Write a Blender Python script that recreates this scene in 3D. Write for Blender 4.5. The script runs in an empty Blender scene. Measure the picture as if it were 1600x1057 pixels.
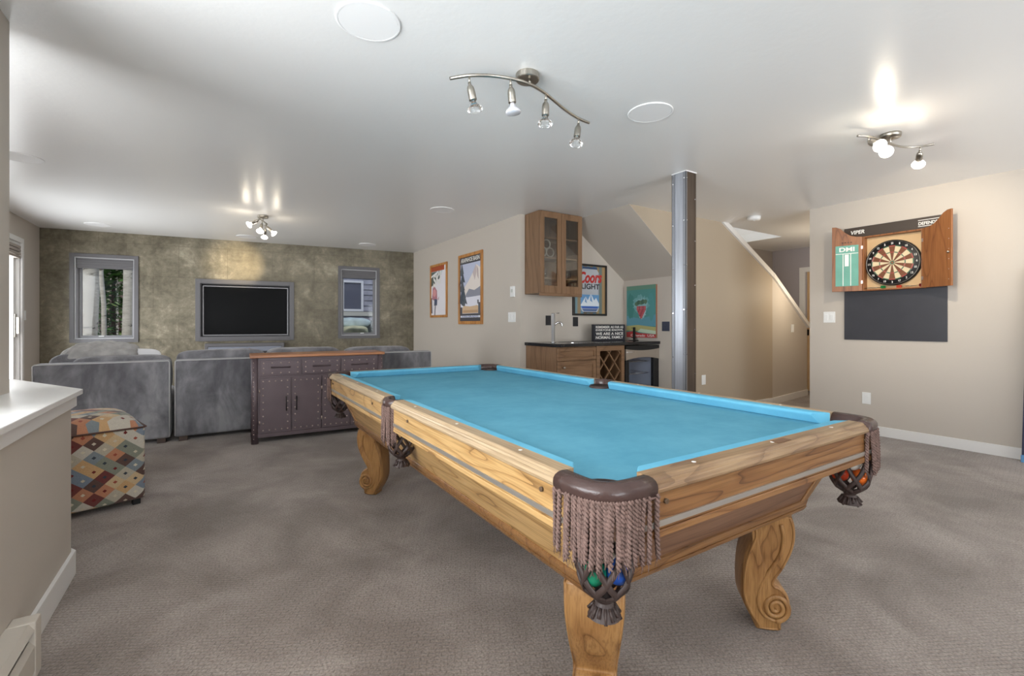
import bpy, bmesh, math, random
from mathutils import Vector, Matrix
random.seed(11)
sc = bpy.context.scene
COL = sc.collection
R = math.radians
PI = math.pi

# ------------------------------------------------------------------ helpers
def lin(v):
    v /= 255.0
    return v / 12.92 if v <= 0.04045 else ((v + 0.055) / 1.055) ** 2.4
def C(r, g, b): return (lin(r), lin(g), lin(b), 1.0)

class NT:
    def __init__(s, m):
        m.use_nodes = True
        s.t = m.node_tree; s.n = s.t.nodes; s.l = s.t.links
        s.n.clear()
        s.out = s.n.new('ShaderNodeOutputMaterial')
    def new(s, typ, **kw):
        nd = s.n.new('ShaderNode' + typ)
        for k, v in kw.items():
            if k.startswith('i_'):
                key = k[2:]
                key = int(key) if key.isdigit() else key.replace('_', ' ')
                nd.inputs[key].default_value = v
            else: setattr(nd, k, v)
        return nd
    def link(s, a, b): s.l.new(a, b)
    def coord(s, kind='Object', scale=(1,1,1), rot=(0,0,0), loc=(0,0,0)):
        tc = s.new('TexCoord'); mp = s.new('Mapping')
        mp.inputs['Scale'].default_value = scale; mp.inputs['Rotation'].default_value = rot; mp.inputs['Location'].default_value = loc
        s.link(tc.outputs[kind], mp.inputs['Vector']); return mp.outputs['Vector']
    def ramp(s, fac, stops, interp='LINEAR'):
        r = s.new('ValToRGB'); r.color_ramp.interpolation = interp
        e = r.color_ramp.elements
        while len(e) < len(stops): e.new(0.5)
        for i, (p, c) in enumerate(stops):
            e[i].position = p; e[i].color = c
        s.link(fac, r.inputs['Fac']); return r.outputs['Color']
    def mix(s, fac, a, b, blend='MIX'):
        m = s.new('Mix', data_type='RGBA', blend_type=blend)
        for sock, v in ((m.inputs[0], fac), (m.inputs[6], a), (m.inputs[7], b)):
            if hasattr(v, 'is_linked'): s.link(v, sock)
            else: sock.default_value = v
        return m.outputs[2]
    def math(s, op, a, b=0.0):
        m = s.new('Math', operation=op)
        for i, v in enumerate((a, b)):
            if hasattr(v, 'is_linked'): s.link(v, m.inputs[i])
            else: m.inputs[i].default_value = v
        return m.outputs[0]
    def bsdf(s, col, rough=0.5, metal=0.0, spec=0.5, bump=None, bstr=0.2, bdist=0.01, sheen=0.0, coat=0.0, emit=None, es=0.0):
        p = s.new('BsdfPrincipled')
        for key, v in (('Base Color', col), ('Roughness', rough), ('Metallic', metal)):
            if hasattr(v, 'is_linked'): s.link(v, p.inputs[key])
            else: p.inputs[key].default_value = v
        p.inputs['Specular IOR Level'].default_value = spec
        p.inputs['Sheen Weight'].default_value = sheen
        p.inputs['Coat Weight'].default_value = coat
        if emit is not None:
            p.inputs['Emission Color'].default_value = emit; p.inputs['Emission Strength'].default_value = es
        if bump is not None:
            b = s.new('Bump'); b.inputs['Strength'].default_value = bstr; b.inputs['Distance'].default_value = bdist
            s.link(bump, b.inputs['Height']); s.link(b.outputs['Normal'], p.inputs['Normal'])
        s.link(p.outputs['BSDF'], s.out.inputs['Surface']); return p

def M(name, col, rough=0.5, metal=0.0, spec=0.5, noise=0.0, nscale=20.0, bstr=0.0, bscale=60.0, sheen=0.0, coat=0.0, emit=None, es=0.0, stretch=(1,1,1)):
    m = bpy.data.materials.new(name); t = NT(m)
    c = col
    if noise > 0:
        n = t.new('TexNoise', i_Scale=nscale, i_Detail=4.0); t.link(t.coord(scale=stretch), n.inputs['Vector'])
        lo = tuple(x * (1 - noise) for x in col[:3]) + (1,); hi = tuple(min(1, x * (1 + noise)) for x in col[:3]) + (1,)
        c = t.ramp(n.outputs['Fac'], [(0.3, lo), (0.7, hi)])
    b = None
    if bstr > 0:
        nb = t.new('TexNoise', i_Scale=bscale, i_Detail=3.0); t.link(t.coord(scale=stretch), nb.inputs['Vector']); b = nb.outputs['Fac']
    t.bsdf(c, rough, metal, spec, b, bstr, 0.01, sheen, coat, emit, es)
    return m

def wood(name, axis, light, mid, dark, ring=9.0, rough=0.38, seed=0.0, stretch=0.16):
    """plain-sawn grain: distorted bands running along one axis, fine pores on top"""
    m = bpy.data.materials.new(name); t = NT(m)
    sc3 = [1.0, 1.0, 1.0]; sc3['xyz'.index(axis)] = stretch
    v = t.coord(scale=tuple(sc3), loc=(seed, seed * .7, seed * .3))
    n1 = t.new('TexNoise', i_Scale=5.0, i_Detail=2.0, i_Distortion=0.4); t.link(v, n1.inputs['Vector'])
    f = t.math('MULTIPLY', n1.outputs['Fac'], ring)
    f = t.math('FRACT', f)
    sc4 = [180.0] * 3; sc4['xyz'.index(axis)] = 5.0
    n2 = t.new('TexNoise', i_Scale=1.0, i_Detail=2.0); t.link(t.coord(scale=tuple(sc4)), n2.inputs['Vector'])
    n3 = t.new('TexNoise', i_Scale=3.0, i_Detail=2.0); t.link(v, n3.inputs['Vector'])
    c1 = t.ramp(f, [(0.0, dark), (0.07, mid), (0.4, light), (0.85, light), (1.0, mid)])
    base = t.ramp(n3.outputs['Fac'], [(0.35, mid), (0.65, light)])
    c = t.mix(0.72, base, c1)
    pore = t.ramp(n2.outputs['Fac'], [(0.38, (0.72, 0.68, 0.62, 1)), (0.55, (1, 1, 1, 1))])
    c = t.mix(0.8, c, pore, 'MULTIPLY')
    t.bsdf(c, rough, 0, 0.5, n2.outputs['Fac'], 0.08, 0.004)
    return m

class MB:
    def __init__(s): s.v = []; s.f = []; s.mi = []; s.sm = []; s.m = 0
    def add(s, vs, fs, smooth=False):
        o = len(s.v); s.v += [tuple(p) for p in vs]
        for f in fs:
            s.f.append([o + i for i in f]); s.mi.append(s.m); s.sm.append(smooth)
        return s
    def box(s, x0, y0, z0, x1, y1, z1):
        x0, x1 = min(x0, x1), max(x0, x1); y0, y1 = min(y0, y1), max(y0, y1); z0, z1 = min(z0, z1), max(z0, z1)
        v = [(x, y, z) for z in (z0, z1) for y in (y0, y1) for x in (x0, x1)]
        return s.add(v, [(0,2,3,1),(4,5,7,6),(0,1,5,4),(2,6,7,3),(0,4,6,2),(1,3,7,5)])
    def obox(s, c, size, mat):
        hx, hy, hz = (k / 2 for k in size)
        v = [Vector(c) + mat @ Vector((x, y, z)) for z in (-hz, hz) for y in (-hy, hy) for x in (-hx, hx)]
        return s.add(v, [(0,2,3,1),(4,5,7,6),(0,1,5,4),(2,6,7,3),(0,4,6,2),(1,3,7,5)])
    def prism(s, poly, axis, a, b):
        """poly in the two other axes: axis z -> (x,y); y -> (x,z); x -> (y,z)"""
        n = len(poly)
        def P(p, k): return {'z': (p[0], p[1], k), 'y': (p[0], k, p[1]), 'x': (k, p[0], p[1])}[axis]
        v = [P(p, a) for p in poly] + [P(p, b) for p in poly]
        fs = [tuple(range(n))[::-1], tuple(range(n, 2 * n))] + [(i, (i + 1) % n, n + (i + 1) % n, n + i) for i in range(n)]
        return s.add(v, fs)
    def face(s, pts): return s.add(pts, [tuple(range(len(pts)))])
    def tube(s, pts, r, n=8, closed=False, caps=True, flat=1.0):
        pts = [Vector(p) for p in pts]; L = len(pts)
        rr = r if isinstance(r, (list, tuple)) else [r] * L
        vs = []; up = None
        for i, p in enumerate(pts):
            if closed: d = pts[(i + 1) % L] - pts[i - 1]
            else: d = pts[min(i + 1, L - 1)] - pts[max(i - 1, 0)]
            if d.length < 1e-9: d = Vector((0, 0, 1))
            d.normalize()
            if up is None:
                up = Vector((0, 0, 1)) if abs(d.z) < 0.9 else Vector((1, 0, 0))
            up = up - d * up.dot(d)
            if up.length < 1e-6: up = d.orthogonal()
            up.normalize(); side = d.cross(up)
            for k in range(n):
                a = 2 * PI * k / n
                vs.append(p + up * (math.cos(a) * rr[i] * flat) + side * (math.sin(a) * rr[i]))
        fs = []
        for i in range(L if closed else L - 1):
            j = (i + 1) % L
            for k in range(n):
                fs.append((i * n + k, i * n + (k + 1) % n, j * n + (k + 1) % n, j * n + k))
        s.add(vs, fs, True)
        if caps and not closed:
            o = len(s.v) - L * n
            for ring in (list(range(n))[::-1], [(L - 1) * n + k for k in range(n)]):
                s.f.append([o + k for k in ring]); s.mi.append(s.m); s.sm.append(False)
        return s
    def lathe(s, prof, c=(0, 0, 0), n=24, mat=None, smooth=True):
        """prof: (radius, height) pairs; axis local z, mat turns it"""
        c = Vector(c); mat = mat or Matrix.Identity(3); vs = []; fs = []
        for r, z in prof:
            for k in range(n):
                a = 2 * PI * k / n
                vs.append(c + mat @ Vector((r * math.cos(a), r * math.sin(a), z)))
        L = len(prof)
        for i in range(L - 1):
            for k in range(n):
                fs.append((i * n + k, i * n + (k + 1) % n, (i + 1) * n + (k + 1) % n, (i + 1) * n + k))
        s.add(vs, fs, smooth)
        o = len(s.v) - L * n
        if prof[0][0] > 1e-6: s.f.append([o + k for k in range(n)][::-1]); s.mi.append(s.m); s.sm.append(False)
        if prof[-1][0] > 1e-6: s.f.append([o + (L - 1) * n + k for k in range(n)]); s.mi.append(s.m); s.sm.append(False)
        return s
    def cyl(s, p, q, r, n=16):
        return s.tube([p, q], r, n)
    def squab(s, c, half, e=0.35, nu=28, nv=16, mat=None, wob=0.0, seed=0, fold=0.0):
        """soft cushion: superellipsoid"""
        rnd = random.Random(seed); c = Vector(c); mat = mat or Matrix.Identity(3)
        ph = [rnd.uniform(0, 6.28) for _ in range(6)]
        def p_(v, ex): return math.copysign(abs(v) ** ex, v)
        vs = []; fs = []
        for j in range(nv + 1):
            b = -PI / 2 + PI * j / nv
            for i in range(nu):
                a = 2 * PI * i / nu
                x = p_(math.cos(b), e) * p_(math.cos(a), e); y = p_(math.cos(b), e) * p_(math.sin(a), e); z = p_(math.sin(b), e)
                w = 1 + wob * (math.sin(3 * x + ph[0] + 2 * y) + math.sin(4 * y + ph[1] - 3 * z) + 0.6 * math.sin(9 * x + 5 * z + ph[2]))
                if fold: w += fold * (abs(math.sin(4.5 * x + 6 * y + 1.5 * math.sin(5 * y + ph[3]))) - .5 + .6 * abs(math.sin(11 * y - 5 * x + 2 * z + ph[4])))
                vs.append(c + mat @ Vector((x * half[0] * w, y * half[1] * w, z * half[2] * w)))
        for j in range(nv):
            for i in range(nu):
                fs.append((j * nu + i, j * nu + (i + 1) % nu, (j + 1) * nu + (i + 1) % nu, (j + 1) * nu + i))
        return s.add(vs, fs, True)
    def moved(s, f):
        s.v = [tuple(f(Vector(p))) for p in s.v]; return s
    def build(s, name, mats, parent=None, loc=None, rz=0.0, bevel=0.0, seg=2, subsurf=0, weld=True):
        me = bpy.data.meshes.new(name)
        me.from_pydata(s.v, [], s.f)
        for m in (mats if isinstance(mats, (list, tuple)) else [mats]): me.materials.append(m)
        me.polygons.foreach_set('material_index', s.mi); me.polygons.foreach_set('use_smooth', s.sm)
        bm = bmesh.new(); bm.from_mesh(me)
        if weld: bmesh.ops.remove_doubles(bm, verts=bm.verts, dist=1e-5)
        bmesh.ops.recalc_face_normals(bm, faces=bm.faces)
        bm.to_mesh(me); bm.free(); me.update()
        o = bpy.data.objects.new(name, me); COL.objects.link(o)
        if parent is not None: o.parent = parent
        if loc is not None: o.location = loc
        o.rotation_euler.z = rz
        if bevel > 0:
            b = o.modifiers.new('bevel', 'BEVEL'); b.width = bevel; b.segments = seg; b.limit_method = 'ANGLE'; b.angle_limit = R(35)
        if subsurf:
            q = o.modifiers.new('sub', 'SUBSURF'); q.levels = subsurf; q.render_levels = subsurf
        return o

def tag(o, label=None, cat=None, group=None, kind=None):
    if label: o['label'] = label
    if cat: o['category'] = cat
    if group: o['group'] = group
    if kind: o['kind'] = kind
    return o
def thing(name, label, cat, loc=(0, 0, 0), rz=0.0, group=None):
    o = bpy.data.objects.new(name, None); COL.objects.link(o)
    o.empty_display_size = 0.1; o.location = loc; o.rotation_euler.z = rz
    return tag(o, label, cat, group)
def struct(o): o['kind'] = 'structure'; return o
def copy_tree(o, loc=None, rz=None, label=None, parent=None):
    c = o.copy(); COL.objects.link(c)
    if parent is not None: c.parent = parent
    if loc is not None: c.location = loc
    if rz is not None: c.rotation_euler.z = rz
    if label: c['label'] = label
    for ch in list(o.children): copy_tree(ch, parent=c)
    return c
def text(name, body, mat, parent, w, h, c, y, depth=0.0006, bold=0.0, slant=0.0, rot=0.0, flip=False):
    """lettering in the local x-z plane facing -y, fitted to a w x h box centred on c=(x,z)"""
    cu = bpy.data.curves.new('t', 'FONT'); cu.body = body; cu.size = 1; cu.offset = bold; cu.extrude = 0.02; cu.shear = slant
    cu.align_x = 'CENTER'
    ob = bpy.data.objects.new('t', cu); COL.objects.link(ob)
    bpy.context.view_layer.update()
    me = bpy.data.meshes.new_from_object(ob.evaluated_get(bpy.context.evaluated_depsgraph_get()))
    bpy.data.objects.remove(ob)
    xs = [v.co.x for v in me.vertices]; ys = [v.co.y for v in me.vertices]
    cx, cy = (min(xs) + max(xs)) / 2, (min(ys) + max(ys)) / 2
    kx, ky = w / (max(xs) - min(xs)), h / (max(ys) - min(ys))
    ca, sa = math.cos(rot), math.sin(rot)
    for v in me.vertices:
        x = (v.co.x - cx) * kx; z = (v.co.y - cy) * ky
        if flip: x, z = -x, -z
        v.co = (c[0] + x * ca - z * sa, y - (v.co.z + 0.02) / 0.04 * depth, c[1] + x * sa + z * ca)
    me.materials.clear(); me.materials.append(mat)
    me.name = name
    o = bpy.data.objects.new(name, me); COL.objects.link(o); o.parent = parent
    return o
def rotz(a): return Matrix.Rotation(a, 3, 'Z')
def aim(d): return Vector(d).normalized().to_track_quat('Z', 'Y').to_matrix()

# ------------------------------------------------------------------ materials
def mat_wall(name, col):
    m = bpy.data.materials.new(name); t = NT(m)
    n = t.new('TexNoise', i_Scale=90.0, i_Detail=4.0); t.link(t.coord(), n.inputs['Vector'])
    t.bsdf(col, 0.6, 0, 0.35, n.outputs['Fac'], 0.12, 0.004); return m
WALL = mat_wall('wall_paint', C(198, 189, 178))
WALLTAN = mat_wall('tan_wall_paint', C(178, 163, 143))
def mat_ceiling():
    m = bpy.data.materials.new('ceiling_paint'); t = NT(m)
    n = t.new('TexNoise', i_Scale=26.0, i_Detail=5.0); t.link(t.coord(), n.inputs['Vector'])
    t.bsdf(C(240, 239, 237), 0.30, 0, 0.5, n.outputs['Fac'], 0.16, 0.006); return m
CEIL = mat_ceiling()
WHITE = M('white_trim_paint', C(236, 234, 231), 0.35)
WHITEPL = M('white_plastic', C(238, 238, 236), 0.4)
def mat_carpet():
    m = bpy.data.materials.new('carpet_loop'); t = NT(m)
    v = t.coord()
    n1 = t.new('TexNoise', i_Scale=1.7, i_Detail=6.0, i_Roughness=0.62, i_Distortion=0.5); t.link(v, n1.inputs['Vector'])
    n2 = t.new('TexNoise', i_Scale=130.0, i_Detail=3.0); t.link(v, n2.inputs['Vector'])
    br = t.new('TexBrick', i_Scale=1.0); br.offset = 0.5
    for k, x in (('Mortar Size', 0.0035), ('Mortar Smooth', 0.6), ('Brick Width', 0.046), ('Row Height', 0.017)): br.inputs[k].default_value = x
    t.link(t.coord(rot=(0, 0, R(28))), br.inputs['Vector'])
    n3 = t.new('TexNoise', i_Scale=4.0, i_Detail=3.0); t.link(v, n3.inputs['Vector'])
    c = t.ramp(n1.outputs['Fac'], [(0.35, C(132, 120, 112)), (0.5, C(154, 142, 134)), (0.65, C(176, 165, 157))])
    c2 = t.ramp(n2.outputs['Fac'], [(0.3, (0.62, 0.61, 0.60, 1)), (0.7, (1.26, 1.26, 1.26, 1))])
    c = t.mix(1.0, c, c2, 'MULTIPLY')
    ln = t.ramp(br.outputs['Fac'], [(0.0, (1, 1, 1, 1)), (1.0, (0.60, 0.59, 0.58, 1))])
    c = t.mix(t.math('MULTIPLY', n3.outputs['Fac'], 0.9), c, t.mix(1.0, c, ln, 'MULTIPLY'))
    hgt = t.math('ADD', t.math('MULTIPLY', br.outputs['Fac'], -0.6), n2.outputs['Fac'])
    t.bsdf(c, 0.95, 0, 0.1, hgt, 0.5, 0.006, 0.3); return m
CARPET = mat_carpet()
def mat_feature():
    """metallic leaf wallcovering laid in staggered rectangles, worn and mottled"""
    m = bpy.data.materials.new('mottled_metal_leaf'); t = NT(m)
    v = t.coord()
    br = t.new('TexBrick', i_Scale=1.0); br.offset = 0.5
    for k, x in (('Mortar Size', 0.004), ('Mortar Smooth', 0.8), ('Brick Width', 0.62), ('Row Height', 0.46), ('Bias', 0.0)): br.inputs[k].default_value = x
    br.inputs['Color1'].default_value = (0.35, 0.35, 0.35, 1); br.inputs['Color2'].default_value = (0.7, 0.7, 0.7, 1)
    vb = t.coord(rot=(R(-90), 0, 0)); t.link(vb, br.inputs['Vector'])
    n1 = t.new('TexNoise', i_Scale=2.6, i_Detail=8.0, i_Roughness=0.68, i_Distortion=0.5); t.link(v, n1.inputs['Vector'])
    n2 = t.new('TexNoise', i_Scale=14.0, i_Detail=8.0, i_Roughness=0.75); t.link(v, n2.inputs['Vector'])
    f = t.math('ADD', t.math('MULTIPLY', n1.outputs['Fac'], 0.6), t.math('MULTIPLY', n2.outputs['Fac'], 0.4))
    c = t.ramp(f, [(0.34, C(78, 72, 58)), (0.46, C(108, 101, 84)), (0.55, C(130, 122, 104)), (0.68, C(176, 168, 146))])
    c = t.mix(0.25, c, br.outputs['Color'], 'OVERLAY')
    c = t.mix(t.math('MULTIPLY', br.outputs['Fac'], 0.35), c, C(98, 86, 68))
    rg = t.ramp(n2.outputs['Fac'], [(0.3, (0.34,) * 3 + (1,)), (0.7, (0.6,) * 3 + (1,))])
    t.bsdf(c, rg, 0.35, 0.5, n2.outputs['Fac'], 0.25, 0.004); return m
FEATURE = mat_feature()
GREYTRIM = M('slate_trim_paint', C(100, 98, 100), 0.42)
GREYTRIM2 = M('pale_slate_paint', C(132, 131, 133), 0.4)
BLACK = M('matte_black', C(16, 16, 17), 0.5)
SCREEN = M('screen_glass', C(9, 9, 10), 0.3, spec=0.06)
DKMET = M('dark_metal', C(52, 50, 50), 0.4, 0.8)
NICKEL = M('brushed_nickel', C(176, 170, 160), 0.32, 1.0)
CHROME = M('chrome', C(220, 220, 222), 0.12, 1.0)
STEEL = M('galvanised_steel', C(178, 182, 190), 0.34, 0.85, noise=0.10, nscale=5.0, stretch=(6, 6, 0.5))
BRONZE = M('bronze_steel', C(104, 92, 82), 0.36, 0.8, noise=0.15, nscale=5.0, stretch=(6, 6, 0.5))
OAKX = wood('shaded_oak_grain_across', 'x', C(154, 112, 70), C(132, 90, 54), C(66, 40, 22), 10, 0.36, 3.1)  # same oak darkened for the table ends, their weaker light put into the colour
OAKY = wood('oak_grain_along', 'y', C(204, 166, 112), C(184, 142, 88), C(98, 62, 32), 10, 0.36, 1.7)
OAKTOPX = wood('worn_shaded_oak_top_across', 'x', C(166, 138, 104), C(146, 116, 86), C(108, 80, 56), 5, 0.32, 5.0)  # worn oak, end rails darkened to stand for less light there
OAKTOPY = wood('worn_oak_top_along', 'y', C(186, 162, 130), C(164, 140, 110), C(122, 96, 72), 5, 0.32, 8.0)
OAKZ = wood('oak_grain_upright', 'z', C(176, 132, 82), C(152, 108, 64), C(96, 60, 30), 8, 0.36, 2.2, 0.3)
OAKDK = wood('shaded_oak_panel', 'x', C(142, 106, 82), C(122, 88, 66), C(84, 56, 40), 10, 0.42, 6.0)  # end panels of the same oak, shade put into the colour
ALU = M('satin_aluminium', C(190, 184, 176), 0.38, 0.75)
def mat_felt(name, a, b):
    m = bpy.data.materials.new(name); t = NT(m)
    n1 = t.new('TexNoise', i_Scale=3.0, i_Detail=6.0, i_Roughness=0.7); t.link(t.coord(), n1.inputs['Vector'])
    n2 = t.new('TexNoise', i_Scale=420.0, i_Detail=2.0); t.link(t.coord(), n2.inputs['Vector'])
    c = t.ramp(n1.outputs['Fac'], [(0.35, a), (0.65, b)])
    t.bsdf(c, 0.95, 0, 0.05, n2.outputs['Fac'], 0.15, 0.002, 0.0); return m
FELT = mat_felt('blue_felt', C(90, 154, 178), C(104, 167, 190))
FELT2 = mat_felt('blue_lit_cushion_felt', C(98, 170, 200), C(114, 184, 210))  # bed felt made paler, brighter light on the cushions put into the colour
LEATHER = M('brown_leather', C(72, 54, 50), 0.26, noise=0.08, nscale=30, bstr=0.1, bscale=140)
LEATHER2 = M('dark_net_leather', C(64, 50, 46), 0.5)
ROPE = M('taupe_rope', C(124, 100, 92), 0.9, noise=0.22, nscale=60, bstr=0.4, bscale=300)
def mat_velour():
    m = bpy.data.materials.new('grey_velour'); t = NT(m)
    v = t.coord(scale=(1, 1, 0.55))
    n1 = t.new('TexNoise', i_Scale=4.2, i_Detail=6.0, i_Roughness=0.6, i_Distortion=0.5); t.link(v, n1.inputs['Vector'])
    n2 = t.new('TexNoise', i_Scale=22.0, i_Detail=3.0); t.link(v, n2.inputs['Vector'])
    f = t.math('ADD', t.math('MULTIPLY', n1.outputs['Fac'], 0.85), t.math('MULTIPLY', n2.outputs['Fac'], 0.15))
    c = t.ramp(f, [(0.38, C(100, 99, 103)), (0.46, C(116, 115, 119)), (0.53, C(131, 130, 134)), (0.64, C(152, 151, 154))])
    t.bsdf(c, 0.85, 0, 0.15, n2.outputs['Fac'], 0.08, 0.004, 0.25); return m
VELOUR = mat_velour()
PIPING = M('pale_grey_piping', C(188, 187, 188), 0.8)
THROW = M('soft_grey_throw', C(172, 170, 168), 0.9, noise=0.2, nscale=14, bstr=0.2, bscale=60)
PALE = M('white_pillow_cotton', C(226, 226, 230), 0.85)
PURPLE = M('plum_brown_enamel', C(106, 92, 96), 0.42, 0.2, noise=0.06, nscale=8)
PURPLEDK = M('slate_blue_enamel_edge', C(84, 82, 98), 0.35, 0.4)
STUD = M('worn_rivet', C(196, 178, 170), 0.35, 0.8)
COPPERW = wood('reddish_plank_top', 'x', C(196, 136, 94), C(176, 116, 76), C(132, 82, 52), 6, 0.28, 4.0)
CABW = wood('walnut_stain_upright', 'z', C(140, 108, 80), C(124, 93, 66), C(96, 70, 48), 5, 0.4, 7.0)
CABX = wood('walnut_stain_across', 'x', C(140, 108, 80), C(124, 93, 66), C(96, 70, 48), 5, 0.4, 9.0)
CABIN = M('cabinet_interior', C(146, 116, 90), 0.6)
GRANITE = M('black_granite', C(30, 30, 33), 0.14, noise=0.6, nscale=120)
DARTW = wood('red_brown_door_veneer', 'z', C(152, 98, 56), C(134, 82, 44), C(100, 58, 30), 8, 0.42, 2.0)
DARTIN = M('pale_cabinet_lining', C(220, 186, 140), 0.6)
DARTHD = M('warm_lit_panel', C(72, 62, 54), 0.38)  # same charcoal board, warm spotlight glow put into the colour
DARTBD = M('charcoal_panel', C(52, 52, 58), 0.38, noise=0.08, nscale=6)
CHALK = M('green_chalkboard', C(112, 168, 152), 0.8, noise=0.08, nscale=9)
LETTER = M('white_lettering', C(236, 234, 228), 0.6)
FRAMEW = wood('honey_pine_frame', 'z', C(204, 146, 82), C(184, 122, 60), C(140, 86, 40), 5, 0.4, 3.0)
def mat_glass(name, tint=(1, 1, 1, 1), gl=0.08):
    m = bpy.data.materials.new(name); t = NT(m)
    a = t.new('BsdfTransparent'); a.inputs['Color'].default_value = tint
    b = t.new('BsdfGlossy'); b.inputs['Roughness'].default_value = 0.03
    mx = t.new('MixShader'); mx.inputs['Fac'].default_value = gl
    t.link(a.outputs[0], mx.inputs[1]); t.link(b.outputs[0], mx.inputs[2]); t.link(mx.outputs[0], t.out.inputs['Surface']); return m
PANE = mat_glass('window_glass', (1, 1, 1, 1), .012)
CABPANE = mat_glass('cabinet_glass', (0.82, 0.82, 0.80, 1), 0.10)
def mat_clear():
    m = bpy.data.materials.new('clear_bulb_glass'); t = NT(m)
    g = t.new('BsdfGlass'); g.inputs['IOR'].default_value = 1.45; g.inputs['Roughness'].default_value = 0.02
    t.link(g.outputs[0], t.out.inputs['Surface']); return m
CLEAR = mat_clear()
BULBOFF = M('unlit_reflector_bulb', C(226, 226, 232), 0.15, 0.3)
BULBON = M('lit_bulb', C(255, 250, 240), 0.3, emit=(1.0, 0.93, 0.84, 1), es=4.0)
def flatm(name, r, g, b, rough=0.55): return M(name, C(r, g, b), rough)
def plain(name, col, rough=0.6): return M(name, col, rough)

# ------------------------------------------------------------------ room shell
CE = 2.44
def wall(name, p, q, z0, z1, mat, th=0.12, holes=(), side=1, mats=None):
    """vertical wall from p to q; local x along the wall; thickness on local +y (side=1) or -y"""
    p = Vector(p); q = Vector(q); d = q - p; L = d.length; a = math.atan2(d.y, d.x)
    b = MB()
    xs = sorted({0.0, L, *[h[0] for h in holes], *[h[1] for h in holes]})
    for x0, x1 in zip(xs, xs[1:]):
        hs = sorted([h for h in holes if h[0] <= x0 + 1e-6 and h[1] >= x1 - 1e-6], key=lambda h: h[2])
        z = z0
        for h in hs:
            if h[2] > z + 1e-6: b.box(x0, 0, z, x1, th * side, h[2])
            z = h[3]
        if z1 > z + 1e-6: b.box(x0, 0, z, x1, th * side, z1)
    return struct(b.build(name, mat, loc=(p.x, p.y, 0), rz=a))

FA, FB = Vector((-2.01, 8.69)), Vector((3.03, 8.09))        # feature wall runs a few degrees off square
FD = (FB - FA); FL = FD.length; FANG = math.atan2(FD.y, FD.x)
def on_feature(s, z, out=0.0):                               # a point on that wall
    u = FD.normalized(); n = Vector((u.y, -u.x))
    p = FA + u * s + n * out
    return (p.x, p.y, z)
W1 = (0.36, 1.02, 0.93, 2.07)       # left window hole: s0, s1, z0, z1
W2 = (3.83, 4.42, 0.945, 2.08)
NICHE = (1.82, 3.04, 0.945, 1.76)   # recess of the screen
floor = MB().box(-2.3, -3.8, -0.12, 9.2, 9.0, 0.0).build('floor', CARPET); struct(floor)
b = MB()
H0 = (4.9, 7.09, 3.66, 4.5)          # stairwell opening in the ceiling
for x0, x1, y0, y1 in ((-2.3, H0[0], -3.8, 9.0), (H0[1], 9.2, -3.8, 9.0), (H0[0], H0[1], -3.8, H0[2]), (H0[0], H0[1], H0[3], 9.0)):
    b.box(x0, y0, CE, x1, y1, CE + 0.12)
struct(b.build('ceiling', CEIL))
b = MB()
for x0, x1, y0, y1 in ((H0[0] - .1, H0[0], H0[2] - .1, H0[3] + .1), (H0[1], H0[1] + .1, H0[2] - .1, H0[3] + .1), (H0[0], H0[1], H0[2] - .1, H0[2]), (H0[0], H0[1], H0[3], H0[3] + .1)):
    b.box(x0, y0, CE + 0.121, x1, y1, CE + 2.2)
b.box(H0[0] - .1, H0[2] - .1, CE + 2.2, H0[1] + .1, H0[3] + .1, CE + 2.3)
struct(b.build('wall_stairwell', WHITE))

wall('wall_feature', FA, FB, 0, CE, FEATURE, 0.16, (W1, NICHE, W2))
# left wall: s runs from y=8.69 down to y=-3.6 ; room is on +x
LS = lambda y: 8.69 - y
wall('wall_left', (-2.01, 8.69), (-2.01, -3.6), 0, CE, WALL, 0.14,
     ((LS(7.96), LS(6.3), 0.0, 2.12), (LS(2.6), LS(-0.9), 0.35, 2.15)), side=-1)
wall('wall_poster', (3.03, 8.2), (3.03, 4.57), 0, CE, WALL, 0.12, side=1)
wall('wall_nook', (3.15, 4.57), (4.84, 4.57), 0, CE, WALL, 0.10)
struct(MB().prism([(3.66, 0), (4.57, 0), (4.57, 1.76), (3.66, 1.76)], 'x', 4.744, 4.84).build('wall_nook_end', WALL))
# slanted underside of the stair above the bar
struct(MB().prism([(3.772, 2.442), (4.744, 1.732), (4.744, 1.84), (3.90, 2.442)], 'y', 3.561, 4.57).build('ceiling_sloped', WALL))
# stair side wall: edge of the slope, then the run of the stair itself
def zst(x): return 2.44 - (x - 5.50) * (2.44 - 1.12) / (7.98 - 5.50)
struct(MB().prism([(3.78, 2.44), (4.744, 1.74), (4.744, 0), (6.64, 0), (6.64, zst(6.64)), (5.5, 2.44)], 'y', 3.56, 3.66).build('wall_stair', WALLTAN))
b = MB()
poly = [(0, 0), (1.352, 0), (1.352, zst(7.98)), (0, zst(6.64))]
b.prism(poly, 'y', 0, 0.1)
struct(b.build('wall_stair_foot', WALL, loc=(6.64, 3.56, 0), rz=math.atan2(0.17, 1.34)))
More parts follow.
